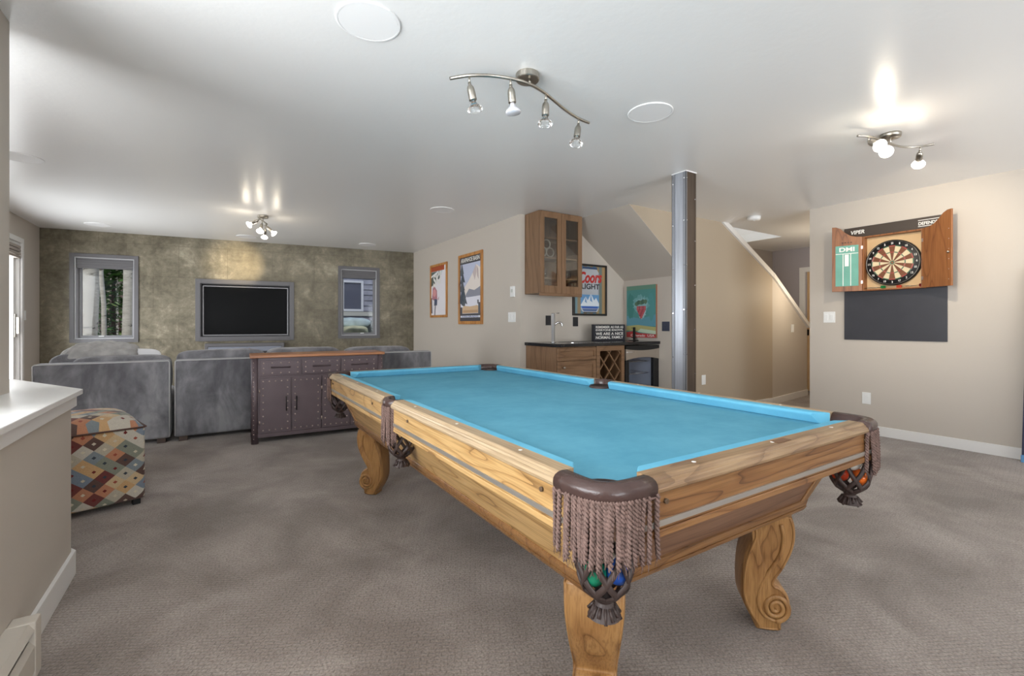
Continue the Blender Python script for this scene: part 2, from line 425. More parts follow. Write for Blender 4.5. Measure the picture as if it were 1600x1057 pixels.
# sloped white stringer cap
b = MB()
pA = Vector((5.46, 3.61, 2.46)); pB = Vector((6.64, 3.61, zst(6.64))); pC = Vector((8.0, 3.77, 1.11))
for u, v in ((pA, pB), (pB, pC)):
    d = (v - u); side = Vector((d.y, -d.x, 0)).normalized(); up = side.cross(d).normalized()
    if up.z < 0: up = -up
    vs = []
    for p in (u, v):
        for sx, sz in ((-.075, -.035), (.075, -.035), (.075, .03), (-.075, .03)):
            vs.append(p + side * sx + up * sz)
    b.add(vs, [(0,1,2,3),(4,5,6,7),(0,1,5,4),(1,2,6,5),(2,3,7,6),(3,0,4,7)])
struct(b.build('trim_1', WHITE))
tag(bpy.data.objects['trim_1'], 'sloped white cap along the stair wall')
wall('wall_stair_back', (4.9, 4.5), (8.4, 4.5), 0, CE, M('stair_back_paint', C(172, 164, 158), 0.6), 0.1)  # greyish beige, a little darker than the room walls
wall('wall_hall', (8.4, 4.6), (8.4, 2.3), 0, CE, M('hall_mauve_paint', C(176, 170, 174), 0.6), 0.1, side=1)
wall('wall_hall_front', (5.81, 2.4), (8.5, 2.4), 0, CE, WALL, 0.1, side=-1)
wall('wall_right', (5.69, 2.63), (5.69, -3.6), 0, CE, WALL, 0.12, side=1)
wall('wall_back', (5.81, -3.5), (-2.15, -3.5), 0, CE, WALL, 0.14, ((0.6, 3.2, 0.2, 2.15), (4.2, 6.9, 0.2, 2.15)), side=1)
# hall floor stays carpet; a warm wooden sill by the far door
# half wall with white ledge
hw = [(-.553, -3.5), (-.553, 2.834), (-.95, 3.52), (-1.25, 3.35), (-.95, 2.75), (-.95, -3.5)]
struct(MB().prism(hw, 'z', 0, 0.765).build('wall_half', WALL))
lg = [(-.515, -3.5), (-.515, 2.845), (-.93, 3.565), (-1.30, 3.36), (-1.0, 2.75), (-1.0, -3.5)]
lg2 = [(-.535, -3.5), (-.535, 2.84), (-.94, 3.54), (-1.27, 3.355), (-.97, 2.75), (-.97, -3.5)]
b = MB().prism(lg, 'z', 0.815, 0.838).prism(lg2, 'z', 0.762, 0.817)
o = struct(b.build('trim_2', WHITE, bevel=0.003)); tag(o, 'white ledge capping the half wall')
struct(MB().box(-.95, 2.2, 0.838, -.755, 2.86, CE).build('wall_pillar', WALL))
# baseboards
b = MB().prism([(-.553, 2.166), (-.538, 2.166), (-.538, 2.842), (-.94, 3.535), (-.955, 3.525), (-.553, 2.834)], 'z', 0, 0.108)
struct(b.build('baseboard_half', WHITE, bevel=0.002))
struct(MB().box(5.675, -3.5, 0, 5.69, 2.645, 0.095).build('baseboard_right', WHITE, bevel=0.002))
struct(MB().box(0, -0.015, 0, 1.35, 0, 0.095).build('baseboard_stair', WHITE, loc=(6.64, 3.56, 0), rz=math.atan2(0.17, 1.34), bevel=0.002))
struct(MB().box(4.744, 3.545, 0, 6.64, 3.56, 0.095).build('baseboard_nook', WHITE, bevel=0.002))
struct(MB().box(3.015, 4.6, 0, 3.03, 8.08, 0.095).build('baseboard_poster', WHITE, bevel=0.002))

# ---- windows of the feature wall (local: x along wall, -y into the room)
def feature_window(n, hole, stile_side):
    s0, s1, z0, z1 = hole
    w = bpy.data.objects.new('window_%d' % n, None); COL.objects.link(w); struct(w)
    w.location = on_feature((s0 + s1) / 2, 0); w.rotation_euler.z = FANG
    hw_ = (s1 - s0) / 2
    b = MB(); t = 0.05
    b.box(-hw_ - t, -.02, z0 - t, -hw_, 0.0, z1 + t).box(hw_, -.02, z0 - t, hw_ + t, 0.0, z1 + t)
    b.box(-hw_, -.02, z1, hw_, 0.0, z1 + t).box(-hw_, -.02, z0 - t, hw_, 0.0, z0)
    b.build('casing', GREYTRIM, w, bevel=0.002)
    b = MB(); j = 0.012
    b.box(-hw_, 0, z0, -hw_ + j, .15, z1).box(hw_ - j, 0, z0, hw_, .15, z1).box(-hw_ + j, 0, z1 - j, hw_ - j, .15, z1).box(-hw_ + j, 0, z0, hw_ - j, .15, z0 + j)
    b.build('jamb', M('pale_jamb_paint', C(196, 195, 197), .45), w)
    a0, a1 = -hw_ + j, hw_ - j; c0, c1 = z0 + j, z1 - j
    b = MB(); g = 0.035
    b.box(a0, .09, c0, a0 + g, .13, c1).box(a1 - g, .09, c0, a1, .13, c1).box(a0 + g, .09, c1 - g, a1 - g, .13, c1).box(a0 + g, .09, c0, a1 - g, .13, c0 + g)
    b.build('sash', GREYTRIM2, w, bevel=0.002)
    MB().box(a0 + g, .108, c0 + g, a1 - g, .112, c1 - g).build('pane', PANE, w)
    b = MB()
    b.box(a0 + .005, .02, z1 - .15, a1 - .005, .055, z1 - j)
    for k in range(4): b.box(a0 + .004, .016, z1 - .15 + k * .033, a1 - .004, .06, z1 - .13 + k * .033)
    b.build('folded_shade', GREYTRIM, w, bevel=0.003)
    b = MB().box(stile_side * .03, .07, z0 + .03, stile_side * .09, .09, z0 + .045); b.build('crank_handle', WHITEPL, w)
    return w
feature_window(1, W1, -1); feature_window(2, W2, 1)
tag(bpy.data.objects['window_1'], 'window with aspen trunks outside'); tag(bpy.data.objects['window_2'], 'window facing the neighbouring house')

# ---- glazed door in the left wall
d = bpy.data.objects.new('door_1', None); COL.objects.link(d); struct(d); d.location = (-2.01, 7.13, 0); d.rotation_euler.z = R(90)
# local x = +y world, local -y = +x world
b = MB(); w2 = 0.83
b.box(-w2 - .06, -.02, 0, -w2, .0, 2.18).box(w2, -.02, 0, w2 + .06, .0, 2.18).box(-w2, -.02, 2.12, w2, .0, 2.18)
b.box(-w2, 0, 0, -w2 + .03, .13, 2.12).box(w2 - .03, 0, 0, w2, .13, 2.12).box(-w2 + .03, 0, 2.09, w2 - .03, .13, 2.12)
b.build('door_frame', WHITE, d, bevel=0.002)
for k, (x0, x1, y0) in enumerate(((-w2 + .03, 0.04, .07), (-.04, w2 - .03, .03))):
    p = MB(); p.box(x0, y0, .02, x0 + .09, y0 + .035, 2.08).box(x1 - .09, y0, .02, x1, y0 + .035, 2.08).box(x0 + .09, y0, 1.99, x1 - .09, y0 + .035, 2.08).box(x0 + .09, y0, .02, x1 - .09, y0 + .035, .16)
    leaf = p.build('door_leaf', WHITE, d, bevel=0.002)
    MB().box(x0 + .09, y0 + .015, .16, x1 - .09, y0 + .02, 1.99).build('pane', PANE, leaf)
    if k:
        h = MB().box(x1 - .075, y0 - .015, .98, x1 - .02, y0, 1.26).box(x1 - .06, y0 - .045, 1.02, x1 - .035, y0 - .015, 1.22)
        h.build('door_handle', NICKEL, leaf, bevel=0.003)
b = MB()
for k in range(4): b.box(-w2 + .03, -.015, 1.93 + k * .04, w2 - .03, .028, 1.96 + k * .04)
b.build('raised_shade', M('taupe_shade_fabric', C(168, 158, 148), 0.8), d)
# ---- big windows that light the room (left; the unseen back pair is added to carry fill)
def plain_window(name, loc, rz, hw_, z0, z1, n):
    w = bpy.data.objects.new(name, None); COL.objects.link(w); struct(w); w.location = loc; w.rotation_euler.z = rz
    b = MB(); t = .07
    b.box(-hw_ - t, -.02, z0 - t, -hw_, 0, z1 + t).box(hw_, -.02, z0 - t, hw_ + t, 0, z1 + t).box(-hw_, -.02, z1, hw_, 0, z1 + t).box(-hw_, -.04, z0 - t, hw_, 0, z0)
    for k in range(n + 1):
        x = -hw_ + 2 * hw_ * k / n
        b.box(max(-hw_, x - .03), .03, z0, min(hw_, x + .03), .08, z1)
    b.box(-hw_, .03, z0, hw_, .08, z0 + .05).box(-hw_, .03, z1 - .05, hw_, .08, z1)
    b.build('window_frame', WHITE, w)
    MB().box(-hw_, .052, z0 + .05, hw_, .056, z1 - .05).build('pane', PANE, w)
plain_window('window_3', (-2.01, 0.85, 0), R(90), 1.75, .35, 2.15, 3)
plain_window('window_4', (5.21 - 1.3, -3.5, 0), R(180), 1.3, .2, 2.15, 2)
plain_window('window_5', (1.61 - 1.35, -3.5, 0), R(180), 1.35, .2, 2.15, 2)
# ---- hall door beyond the stair
d = bpy.data.objects.new('door_2', None); COL.objects.link(d); struct(d); d.location = (8.4, 3.55, 0); d.rotation_euler.z = R(-90)
b = MB().box(-.49, -.02, 0, -.40, 0, 2.10).box(.40, -.02, 0, .49, 0, 2.10).box(-.40, -.02, 2.02, .40, 0, 2.10); b.build('door_frame', WHITE, d)
leaf = MB().box(-.36, -.03, .02, .40, -.001, 2.015).build('door_leaf', wood('blond_door_veneer', 'z', C(222, 186, 140), C(206, 168, 122), C(176, 138, 96), 4, 0.4, 4.4), d)
MB().box(-.37, -.034, 0.95, -.33, -.03, 1.05).build('hinge', DKMET, leaf)

# ------------------------------------------------------------------ small wall and ceiling fittings
def plate(loc, rz, label, mat=WHITEPL, w=.075, h=.12, kind='switch', gangs=1, group=None):
    t = thing('light_switch' if kind == 'switch' else 'wall_outlet', label, 'light switch' if kind == 'switch' else 'outlet', loc, rz, group)
    MB().box(-w / 2, -.006, -h / 2, w / 2, 0, h / 2).build('cover_plate', mat, t, bevel=0.002)
    for k in range(gangs):
        cx = (k - (gangs - 1) / 2) * w / gangs
        if kind == 'switch': MB().box(cx - .016, -.011, -.033, cx + .016, -.006, .033).build('rocker', mat, t, bevel=0.002)
        else:
            for s in (-1, 1): MB().box(cx - .015, -.008, s * .026 - .015, cx + .015, -.006, s * .026 + .015).build('socket', mat, t, bevel=0.003)
    return t
RW = R(-90)
plate((5.69, 2.43, 1.213), RW, 'white double light switch left of the black dartboard panel', w=.115, gangs=2)
plate((5.69, 2.084, 0.368), RW, 'white outlet low on the wall under the black dartboard panel', kind='outlet')
plate((7.37, 3.652, 1.075), math.atan2(0.17, 1.34), 'white light switch on the stair wall under the sloped trim', w=.10)
plate((5.07, 3.56, 0.45), 0, 'white outlet low on the tan wall right of the steel column', kind='outlet')
plate((3.03, 4.755, 1.222), RW, 'white triple light switch beside the upper bar cabinet', w=.165, gangs=3)
plate((-2.01, 8.107, 1.247), R(90), 'white light switch right of the glazed door', w=.08)
BLKPL = M('black_plastic', C(36, 36, 40), 0.4)
plate((3.443, 4.57, 1.183), 0, 'black outlet behind the chrome bar tap', BLKPL, kind='outlet', w=.09)
plate((3.872, 4.57, 1.169), 0, 'black outlet below the framed beer print', BLKPL, kind='outlet', w=.085)
plate((4.744, 3.862, 1.11), RW, 'dark blue double outlet right of the grape poster', M('navy_plate', C(62, 66, 84), 0.4), kind='outlet', w=.115, gangs=2)
t = thing('thermostat', 'small white thermostat above the triple light switch', 'thermostat', (3.03, 4.725, 1.53), RW)
MB().box(-.045, -.022, -.065, .045, 0, .065).build('housing', WHITEPL, t, bevel=0.004)
MB().box(-.02, -.025, -.01, .02, -.022, .03).build('dial_window', M('pale_lcd', C(205, 208, 202), 0.3), t)
GRILLE = M('white_speaker_grille', C(242, 241, 240), 0.7)
def speaker(x, y, label, r=.135):
    t = thing('ceiling_speaker', label, 'ceiling speaker', (x, y, CE), 0, 'round white in-ceiling speakers')
    MB().lathe([(r, 0), (r, -.004), (r - .003, -.006), (r - .010, -.006), (r - .010, 0)], n=64, smooth=False).build('rim', GRILLE, t)
    MB().lathe([(r - .011, 0), (r - .011, -.0052), (0, -.0054)], n=64, smooth=False).build('grille', GRILLE, t)
speaker(.554, 2.022, 'largest round ceiling speaker, top left of the curved spotlight bar')
speaker(2.256, 1.955, 'round ceiling speaker right of the curved spotlight bar')
speaker(2.169, 4.882, 'round ceiling speaker near the ceiling edge over the framed ski posters')
speaker(-1.308, 8.02, 'round ceiling speaker above the window with aspen trunks')
speaker(.379, 7.93, 'round ceiling speaker above the large dark screen')
speaker(2.081, 7.66, 'round ceiling speaker above the small right-hand window')
speaker(-1.291, 5.122, 'faint round ceiling speaker at the far left edge by the pillar')
t = thing('smoke_detector', 'white round smoke detector on the ceiling near the stair', 'smoke detector', (5.50, 3.17, CE))
MB().lathe([(.075, 0), (.075, -.025), (.062, -.045), (0, -.047)], n=32).build('housing', WHITEPL, t)
MB().lathe([(.012, -.0465), (.012, -.050), (0, -.050)], n=12).build('test_button', GRILLE, t)

# ------------------------------------------------------------------ track lights
def head(parent, at, drop_to, lit, clear=False):
    """spot head: stem from the bar, bell shaped holder, reflector bulb; drop_to = aim direction"""
    at = Vector(at); dv = Vector(drop_to).normalized(); k = at + Vector((0, 0, -.035))
    b = MB().tube([at, k], .0055, 8).tube([k + Vector((0, 0, .004)), k + dv * .02], .008, 8)
    m = aim(dv)
    h = b.lathe([(.0, .008), (.006, .009), (.012, .013), (.017, .022), (.0195, .036), (.0197, .04), (.0197, .0845), (.0195, .085), (.0165, .0855), (.016, .087), (0, .0875)], k, 20, m).build('spot_head', NICKEL, parent)
    lb = MB().lathe([(.012, .088), (.013, .098), (.022, .110), (.036, .122), (.040, .131), (.037, .138), (.02, .143), (0, .1445)], k, 24, m)
    lb.build('bulb', BULBON if lit else (CLEAR if clear else BULBOFF), h)
    return k + dv * .168
t = thing('track_light', 'unlit curved nickel spotlight bar over the pool table', 'ceiling light', (1.37, 2.0, CE))
o = Vector((1.37, 2.0, 0))
MB().lathe([(.0, 0), (.060, 0), (.062, -.004), (.062, -.030), (.058, -.034), (0, -.035)], n=64, smooth=False).build('canopy', NICKEL, t)
bar = [(.992, 2.138), (1.06, 2.062), (1.15, 2.006), (1.262, 1.972), (1.36, 1.968), (1.46, 1.992), (1.57, 2.038), (1.70, 2.094), (1.83, 2.136), (1.93, 2.150)]
def cr(P, n=6):
    out = []
    Q = [P[0]] + list(P) + [P[-1]]
    for i in range(1, len(Q) - 2):
        for k in range(n):
            u = k / n
            out.append(tuple(0.5 * ((2 * Q[i][a]) + (-Q[i-1][a] + Q[i+1][a]) * u + (2*Q[i-1][a] - 5*Q[i][a] + 4*Q[i+1][a] - Q[i+2][a]) * u*u + (-Q[i-1][a] + 3*Q[i][a] - 3*Q[i+1][a] + Q[i+2][a]) * u**3) for a in range(len(P[0]))))
    out.append(tuple(P[-1])); return out
zb = 2.372 - CE
pts = [(x - o.x, y - o.y, zb) for x, y in cr(bar)]
b = MB().tube(pts, .0085, 12).cyl((0, -.02, zb), (0, -.02, -.03), .008, 10)
b.build('curved_bar', NICKEL, t)
for (x, y), dv, cl in (((1.064, 2.066), (.22, -.06, -1), True), ((1.25, 1.975), (.12, .0, -1), False), ((1.492, 2.004), (-.08, -.05, -1), True), ((1.835, 2.137), (-.24, -.10, -1), True)):
    head(t, (x - o.x, y - o.y, zb), dv, False, cl)
t = thing('track_light', 'lit spotlight bar on the ceiling in front of the dartboard', 'ceiling light', (3.90, 1.29, CE))
MB().lathe([(0, 0), (.06, 0), (.061, -.012), (.057, -.028), (0, -.03)], n=32).build('canopy', NICKEL, t)
loc2 = [(-.34, .065), (-.26, .025), (-.14, .01), (0, .0), (.11, -.012), (.20, -.05), (.25, -.11), (.262, -.16)]
MB().tube([(x, y, -.065) for x, y in cr(loc2)], .007, 10).cyl((0, 0, -.068), (0, 0, -.02), .007, 8).build('curved_bar', NICKEL, t)
lit2 = []
for (x, y), dv in (((-.27, .028), (-.5, -.62, -.5)), ((-.09, .006), (-.75, -.35, -.55)), ((.238, -.09), (.8, .30, -.42))):
    lit2.append(head(t, (x, y, -.065), dv, True) + Vector((3.90, 1.29, CE)))
t = thing('track_light', 'small lit spotlight cluster on the ceiling in front of the dark screen', 'ceiling light', (.47, 6.30, CE))
MB().lathe([(0, 0), (.06, 0), (.061, -.012), (.057, -.028), (0, -.03)], n=32).build('canopy', NICKEL, t)
loc3 = [(-.05, -.28), (-.06, -.17), (-.03, -.07), (0, 0), (.03, .08), (.06, .18), (.04, .29)]
MB().tube([(x, y, -.065) for x, y in cr(loc3)], .007, 10).cyl((0, 0, -.068), (0, 0, -.02), .007, 8).build('curved_bar', NICKEL, t)
lit3 = []
for (x, y), dv in (((-.055, -.23), (-.5, .3, -.3)), ((-.01, -.03), (-.2, -.5, -.8)), ((.04, .11), (.4, -.1, -.4)), ((.045, .26), (-.02, .6, -.8))):
    lit3.append(head(t, (x, y, -.065), dv, True) + Vector((.47, 6.30, CE)))

# ------------------------------------------------------------------ screen niche and console on the feature wall
sx = (NICHE[0] + NICHE[1]) / 2; hwn = (NICHE[1] - NICHE[0]) / 2; zc0, zc1 = NICHE[2], NICHE[3]
n = bpy.data.objects.new('trim_3', None); COL.objects.link(n); struct(n); n.location = on_feature(sx, 0); n.rotation_euler.z = FANG
b = MB(); f = .065
b.box(-hwn - f, -.022, zc0 - f, -hwn, 0, zc1 + f).box(hwn, -.022, zc0 - f, hwn + f, 0, zc1 + f).box(-hwn, -.022, zc1, hwn, 0, zc1 + f).box(-hwn, -.022, zc0 - f, hwn, 0, zc0)
b.build('casing', GREYTRIM, n, bevel=0.003)
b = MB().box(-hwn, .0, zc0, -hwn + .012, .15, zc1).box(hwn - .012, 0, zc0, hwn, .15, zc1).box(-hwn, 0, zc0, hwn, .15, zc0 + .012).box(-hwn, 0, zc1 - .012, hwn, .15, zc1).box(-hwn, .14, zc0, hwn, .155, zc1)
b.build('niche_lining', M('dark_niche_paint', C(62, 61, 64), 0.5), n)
t = thing('television', 'large flat black television set into the mottled feature wall', 'television', on_feature(sx, 0), FANG)
tw, tz0, tz1 = hwn - .022, zc0 + .016, zc1 - .03
g = .016
b = MB().box(-tw, .02, tz0, -tw + g, .07, tz1).box(tw - g, .02, tz0, tw, .07, tz1).box(-tw + g, .02, tz1 - g, tw - g, .07, tz1).box(-tw + g, .02, tz0, tw - g, .07, tz0 + g).box(-tw + g, .045, tz0 + g, tw - g, .07, tz1 - g)
b.build('bezel', M('pewter_bezel', C(126, 125, 127), 0.35, 0.5), t, bevel=0.002)
MB().box(-tw + g, .034, tz0 + g, tw - g, .044, tz1 - g).build('screen', SCREEN, t)
MB().box(-tw * .4, .07, tz0 + .1, tw * .4, .137, tz1 - .1).build('back_housing', BLACK, t)
sxc = 2.43
t = thing('media_console', 'low slate grey media console under the black television', 'console', on_feature(sxc, 0, .001), FANG)
b = MB().box(-.53, -.20, .80, .53, 0, .845).box(-.53, -.20, .05, -.49, 0, .80).box(.49, -.20, .05, .53, 0, .80).box(-.49, -.02, .05, .49, 0, .80).box(-.49, -.2, .05, .49, -.02, .09).box(-.53, -.2, 0, .53, 0, .05)
b.build('carcass', GREYTRIM, t, bevel=0.003)
MB().box(-.488, -.195, .72, .488, -.18, .795).build('drawer', M('pale_slate_drawer', C(134, 138, 150), 0.4), t, bevel=0.003)
for x in (-.05, .05): MB().squab((x, -.205, .757), (.012, .012, .012), 1, 12, 8).build('knob', M('copper_knob', C(172, 120, 84), 0.3, 0.9), t)

# ------------------------------------------------------------------ pool table
W, L = .686, 1.385
pt = thing('pool_table', 'large oak pool table with blue felt and fringed leather pockets', 'pool table', (1.324, 2.055, 0))
def side(sd):
    """(u along, w inward, z) -> table coordinates for one side"""
    return {'l': lambda p: (-W + p[1], p[0], p[2]), 'r': lambda p: (W - p[1], p[0], p[2]),
            'n': lambda p: (p[0], -L + p[1], p[2]), 'f': lambda p: (p[0], L - p[1], p[2])}[sd]
RP = [(.030, .742), (.030, .767), (.004, .767), (.001, .770), (0, .776), (.004, .784), (.008, .786), (.010, .791), (.013, .792), (.016, .797), (.020, .7995), (.060, .800), (.060, .742)]
CP = [(.060, .7995), (.089, .7985), (.098, .796), (.1005, .790), (.099, .785), (.083, .757), (.060, .757)]
def rail(sd, u0, u1, m0, m1):
    f = side(sd); b = MB(); n = len(RP)
    vs = [(u0, w, z) for w, z in RP] + [(u1, w, z) for w, z in RP]
    b.add([f(p) for p in vs], [tuple(range(n)), tuple(range(n, 2 * n))] + [(i, (i + 1) % n, n + (i + 1) % n, n + i) for i in range(n)])
    top = OAKTOPY if sd in 'lr' else OAKTOPX
    r = b.build('rail', top, pt)
    c = MB(); n = len(CP)
    vs = [(u0 + m0 * (w - .060) / .04, w, z) for w, z in CP] + [(u1 - m1 * (w - .060) / .04, w, z) for w, z in CP]
    c.add([f(p) for p in vs], [tuple(range(n)), tuple(range(n, 2 * n))] + [(i, (i + 1) % n, n + (i + 1) % n, n + i) for i in range(n)])
    c.build('cushion', FELT2, r, bevel=0.002)
    k = 3
    for i in range(k):
        u = u0 + (u1 - u0) * (i + .5) / k
        p = f((u, .040, .8002)); MB().lathe([(.0055, 0), (.0055, .0006), (0, .0007)], p, 12).build('sight', LETTER, r)
    return r
CE_ = .160
for sd in 'lr':
    rail(sd, -L + CE_, -.070, .048, .018); rail(sd, .070, L - CE_, .018, .048)
rail('n', -W + CE_, W - CE_, .048, .048); rail('f', -W + CE_, W - CE_, .048, .048)
# playing bed with the pocket mouths cut out
def bed_outline(i):
    pts = []
    x, y = W - i, L - i
    def arc(cx, cy, r, a0, a1, n=10):
        for k in range(n + 1):
            a = R(a0 + (a1 - a0) * k / n); pts.append((cx + r * math.cos(a), cy + r * math.sin(a)))
    cc = .095; r = .062
    for sx_, sy_, a0 in ((-1, -1, 90), (1, -1, 180), (1, 1, 270), (-1, 1, 0)):
        arc(sx_ * (W - cc), sy_ * (L - cc), r, a0 + 25, a0 - 115, 12)
        if (sx_, sy_) == (1, -1): arc(W - .04, 0, .055, 245, 115, 8)
        if (sx_, sy_) == (-1, 1): arc(-W + .04, 0, .055, 65, -65, 8)
    return pts
ol = bed_outline(.062)
b = MB().prism(ol, 'z', .725, .756)
bd = b.build('playing_bed', FELT, pt)
bmx = bmesh.new(); bmx.from_mesh(bd.data); bmesh.ops.triangulate(bmx, faces=[f for f in bmx.faces if len(f.verts) > 4]); bmx.to_mesh(bd.data); bmx.free()
# aprons with a metal inlay strip
def apron(sd, u0, u1, bolts):
    f = side(sd); b = MB()
    def bx(bb, a0, a1, w0, w1, z0, z1):
        v = [f((u, w, z)) for z in (z0, z1) for w in (w0, w1) for u in (a0, a1)]
        bb.add(v, [(0,2,3,1),(4,5,7,6),(0,1,5,4),(2,6,7,3),(0,4,6,2),(1,3,7,5)])
    bx(b, u0, u1, .012, .040, .664, .682)
    bx(b, u0, u1, .014, .040, .682, .766)
    a = b.build('apron', OAKY if sd in 'lr' else OAKX, pt, bevel=0.003)
    c = MB(); bx(c, u0 + .002, u1 - .002, .0105, .015, .690, .703); c.build('inlay_strip', ALU, a)
    for u in bolts:
        p = f((u, .014, .742)); q = f((u, .0085, .742))
        MB().tube([p, q], .006, 12).build('bolt_cap', M('bolt_brown', C(96, 76, 58), .4) if not bpy.data.materials.get('bolt_brown') else bpy.data.materials['bolt_brown'], a)
apron('l', -L + .12, -.07, (-L + .22, -.25)); apron('l', .07, L - .12, (.25, L - .22))
apron('r', -L + .12, -.07, (-L + .22, -.25)); apron('r', .07, L - .12, (.25, L - .22))
apron('n', -W + .12, W - .105, (-W + .2, W - .16)); apron('f', -W + .12, W - .12, ())
# tapered cabinet
def ringz(a, c, z): return [(-a, -c, z), (a, -c, z), (a, c, z), (-a, c, z)]
a0, b0, z0 = .512, 1.168, .445
a1, b1, z1 = .618, 1.274, .70
b = MB(); v = ringz(a0, b0, z0) + ringz(a1, b1, z1)
b.add(v, [(3, 0, 4, 7), (1, 2, 6, 5), (0, 1, 2, 3), (4, 5, 6, 7)]); b.m = 1; b.add(v, [(0, 1, 5, 4), (2, 3, 7, 6)])
bdy = b.build('cabinet', [OAKY, OAKDK], pt)
b = MB()
def lerp(k, off): return (a0 + (a1 - a0) * k + off, b0 + (b1 - b0) * k + off, z0 + (z1 - z0) * k)
def band(k0, k1, o0, o1):
    p = lerp(k0, o0); q = lerp(k1, o1); p2 = lerp(k0, -.02); q2 = lerp(k1, -.02)
    v = ringz(*p) + ringz(*q) + ringz(*p2) + ringz(*q2)
    fs = []
    for i in range(4):
        j = (i + 1) % 4
        fs += [(i, j, 4 + j, 4 + i), (8 + i, 12 + i, 12 + j, 8 + j), (i, 8 + i, 8 + j, j), (4 + i, 4 + j, 12 + j, 12 + i)]
    b.add(v, fs)
band(-.02, .05, .014, .016); band(.05, .11, .013, .010); band(.11, .15, .010, .004)
b.build('base_moulding', OAKX, bdy, bevel=0.003)
b = MB()
for sx_ in (-1, 1):
    for sy_ in (-1, 1):
        vs = []
        for k in (.1, 1):
            A, B, Z = lerp(k, .007)
            vs += [(sx_ * A, sy_ * B, Z), (sx_ * (A - .045), sy_ * B, Z), (sx_ * (A - .045), sy_ * (B - .012), Z), (sx_ * (A - .012), sy_ * (B - .012), Z), (sx_ * (A - .012), sy_ * (B - .045), Z), (sx_ * A, sy_ * (B - .045), Z)]
        b = MB(); b.add(vs, [tuple(range(6)), tuple(range(6, 12))] + [(i, (i + 1) % 6, 6 + (i + 1) % 6, 6 + i) for i in range(6)])
        b.build('corner_moulding', OAKZ, bdy, bevel=0.003)
# legs: scrolled profile across the diagonal, tapering in width
LP = [(385,72),(412,150),(420,240),(408,340),(372,440),(328,530),(290,590),(268,640),(300,650),(345,682),(380,735),(392,800),(384,860),(356,912),(326,955),(312,1015),(140,1018),(128,985),(84,925),(38,845),(10,770),(3,680),(8,570),(22,470),(46,380),(72,310),(88,255),(78,190),(66,120),(62,72)]
LP = [((u - 215) * .00043, (1018 - w) * .00047) for u, w in LP]
def lth(z):
    ks = [(0, .048), (.03, .052), (.08, .056), (.14, .054), (.2, .058), (.28, .066), (.36, .074), (.46, .078)]
    for (z0_, t0), (z1_, t1) in zip(ks, ks[1:]):
        if z <= z1_: return t0 + (t1 - t0) * (z - z0_) / (z1_ - z0_)
    return ks[-1][1]
lp2 = cr(LP + [LP[0]], 3)[:-1]
n = len(lp2); b = MB()
# several slices across the thickness so the edges round over
sl = [(-1, .86), (-.97, .93), (-.88, .985), (-.7, 1), (.7, 1), (.88, .985), (.97, .93), (1, .86)]
mx_ = sum(p[0] for p in lp2) / n
def inset(i, d):
    p, q = lp2[i - 1], lp2[(i + 1) % n]
    tx, tz = q[0] - p[0], q[1] - p[1]; l = math.hypot(tx, tz) or 1
    return (lp2[i][0] - tz / l * d * sgn, lp2[i][1] + tx / l * d * sgn)
area = sum(lp2[i][0] * lp2[(i + 1) % n][1] - lp2[(i + 1) % n][0] * lp2[i][1] for i in range(n))
sgn = 1 if area > 0 else -1
vs = []
for k, s_ in sl:
    for i in range(n):
        x, z = inset(i, (1 - s_) * .10) if s_ < 1 else lp2[i]
        vs.append((x, k * lth(max(0, min(.46, z))), max(0, z)))
fs = []
for j in range(len(sl) - 1):
    for i in range(n):
        fs.append((j * n + i, j * n + (i + 1) % n, (j + 1) * n + (i + 1) % n, (j + 1) * n + i))
b.add(vs, fs, True)
o_ = len(b.v) - len(vs)
for ring in (list(range(n)), [(len(sl) - 1) * n + i for i in range(n)]):
    b.f.append([o_ + i for i in ring]); b.mi.append(0); b.sm.append(False)
for sy_ in (-1, 1):        # carved scroll and its sweeping line on both cheeks
    sp = []
    for k in range(44):
        a = -PI * .5 + k / 43 * 2.1 * 2 * PI
        r = .050 * (1 - .8 * k / 43)
        x, z = .0255 + r * .92 * math.cos(a), .093 + r * math.sin(a)
        sp.append((x, sy_ * (lth(z) + .001), z))
    line = [((u - 215) * .00043, (1018 - w) * .00047) for u, w in ((300, 150), (322, 250), (308, 370), (262, 470), (195, 580), (150, 680), (135, 770), (155, 850), (205, 905), (272, 926))]
    line = cr(line, 4)
    b.tube([(x, sy_ * (lth(z) + .000), z) for x, z in line], .0075, 6)
    b.tube([(inset(i, .010)[0], sy_ * lth(max(0, min(.46, lp2[i][1]))) * .995, max(.004, inset(i, .010)[1])) for i in range(n)], .0045, 6, closed=True)
    b.tube(sp, [.0100 * (1 - .3 * k / 43) for k in range(44)], 6)
leg0 = None
for x, y, ang in ((-.428, -1.082, 225), (.428, -1.082, 315), (-.428, 1.082, 135), (.428, 1.082, 45)):
    if leg0 is None: leg0 = b.build('leg', OAKZ, pt, (x, y, 0), R(ang), weld=False); lg0 = leg0
    else: copy_tree(leg0, (x, y, 0), R(ang), parent=pt)
MB().box(-.035, -.012, 0, .035, .012, .0012).build('name_plate', M('dark_wood_plate', C(110, 74, 48), 0.35), pt, loc=(1.36 - 1.324, -L + .036, .800), bevel=0.0005)
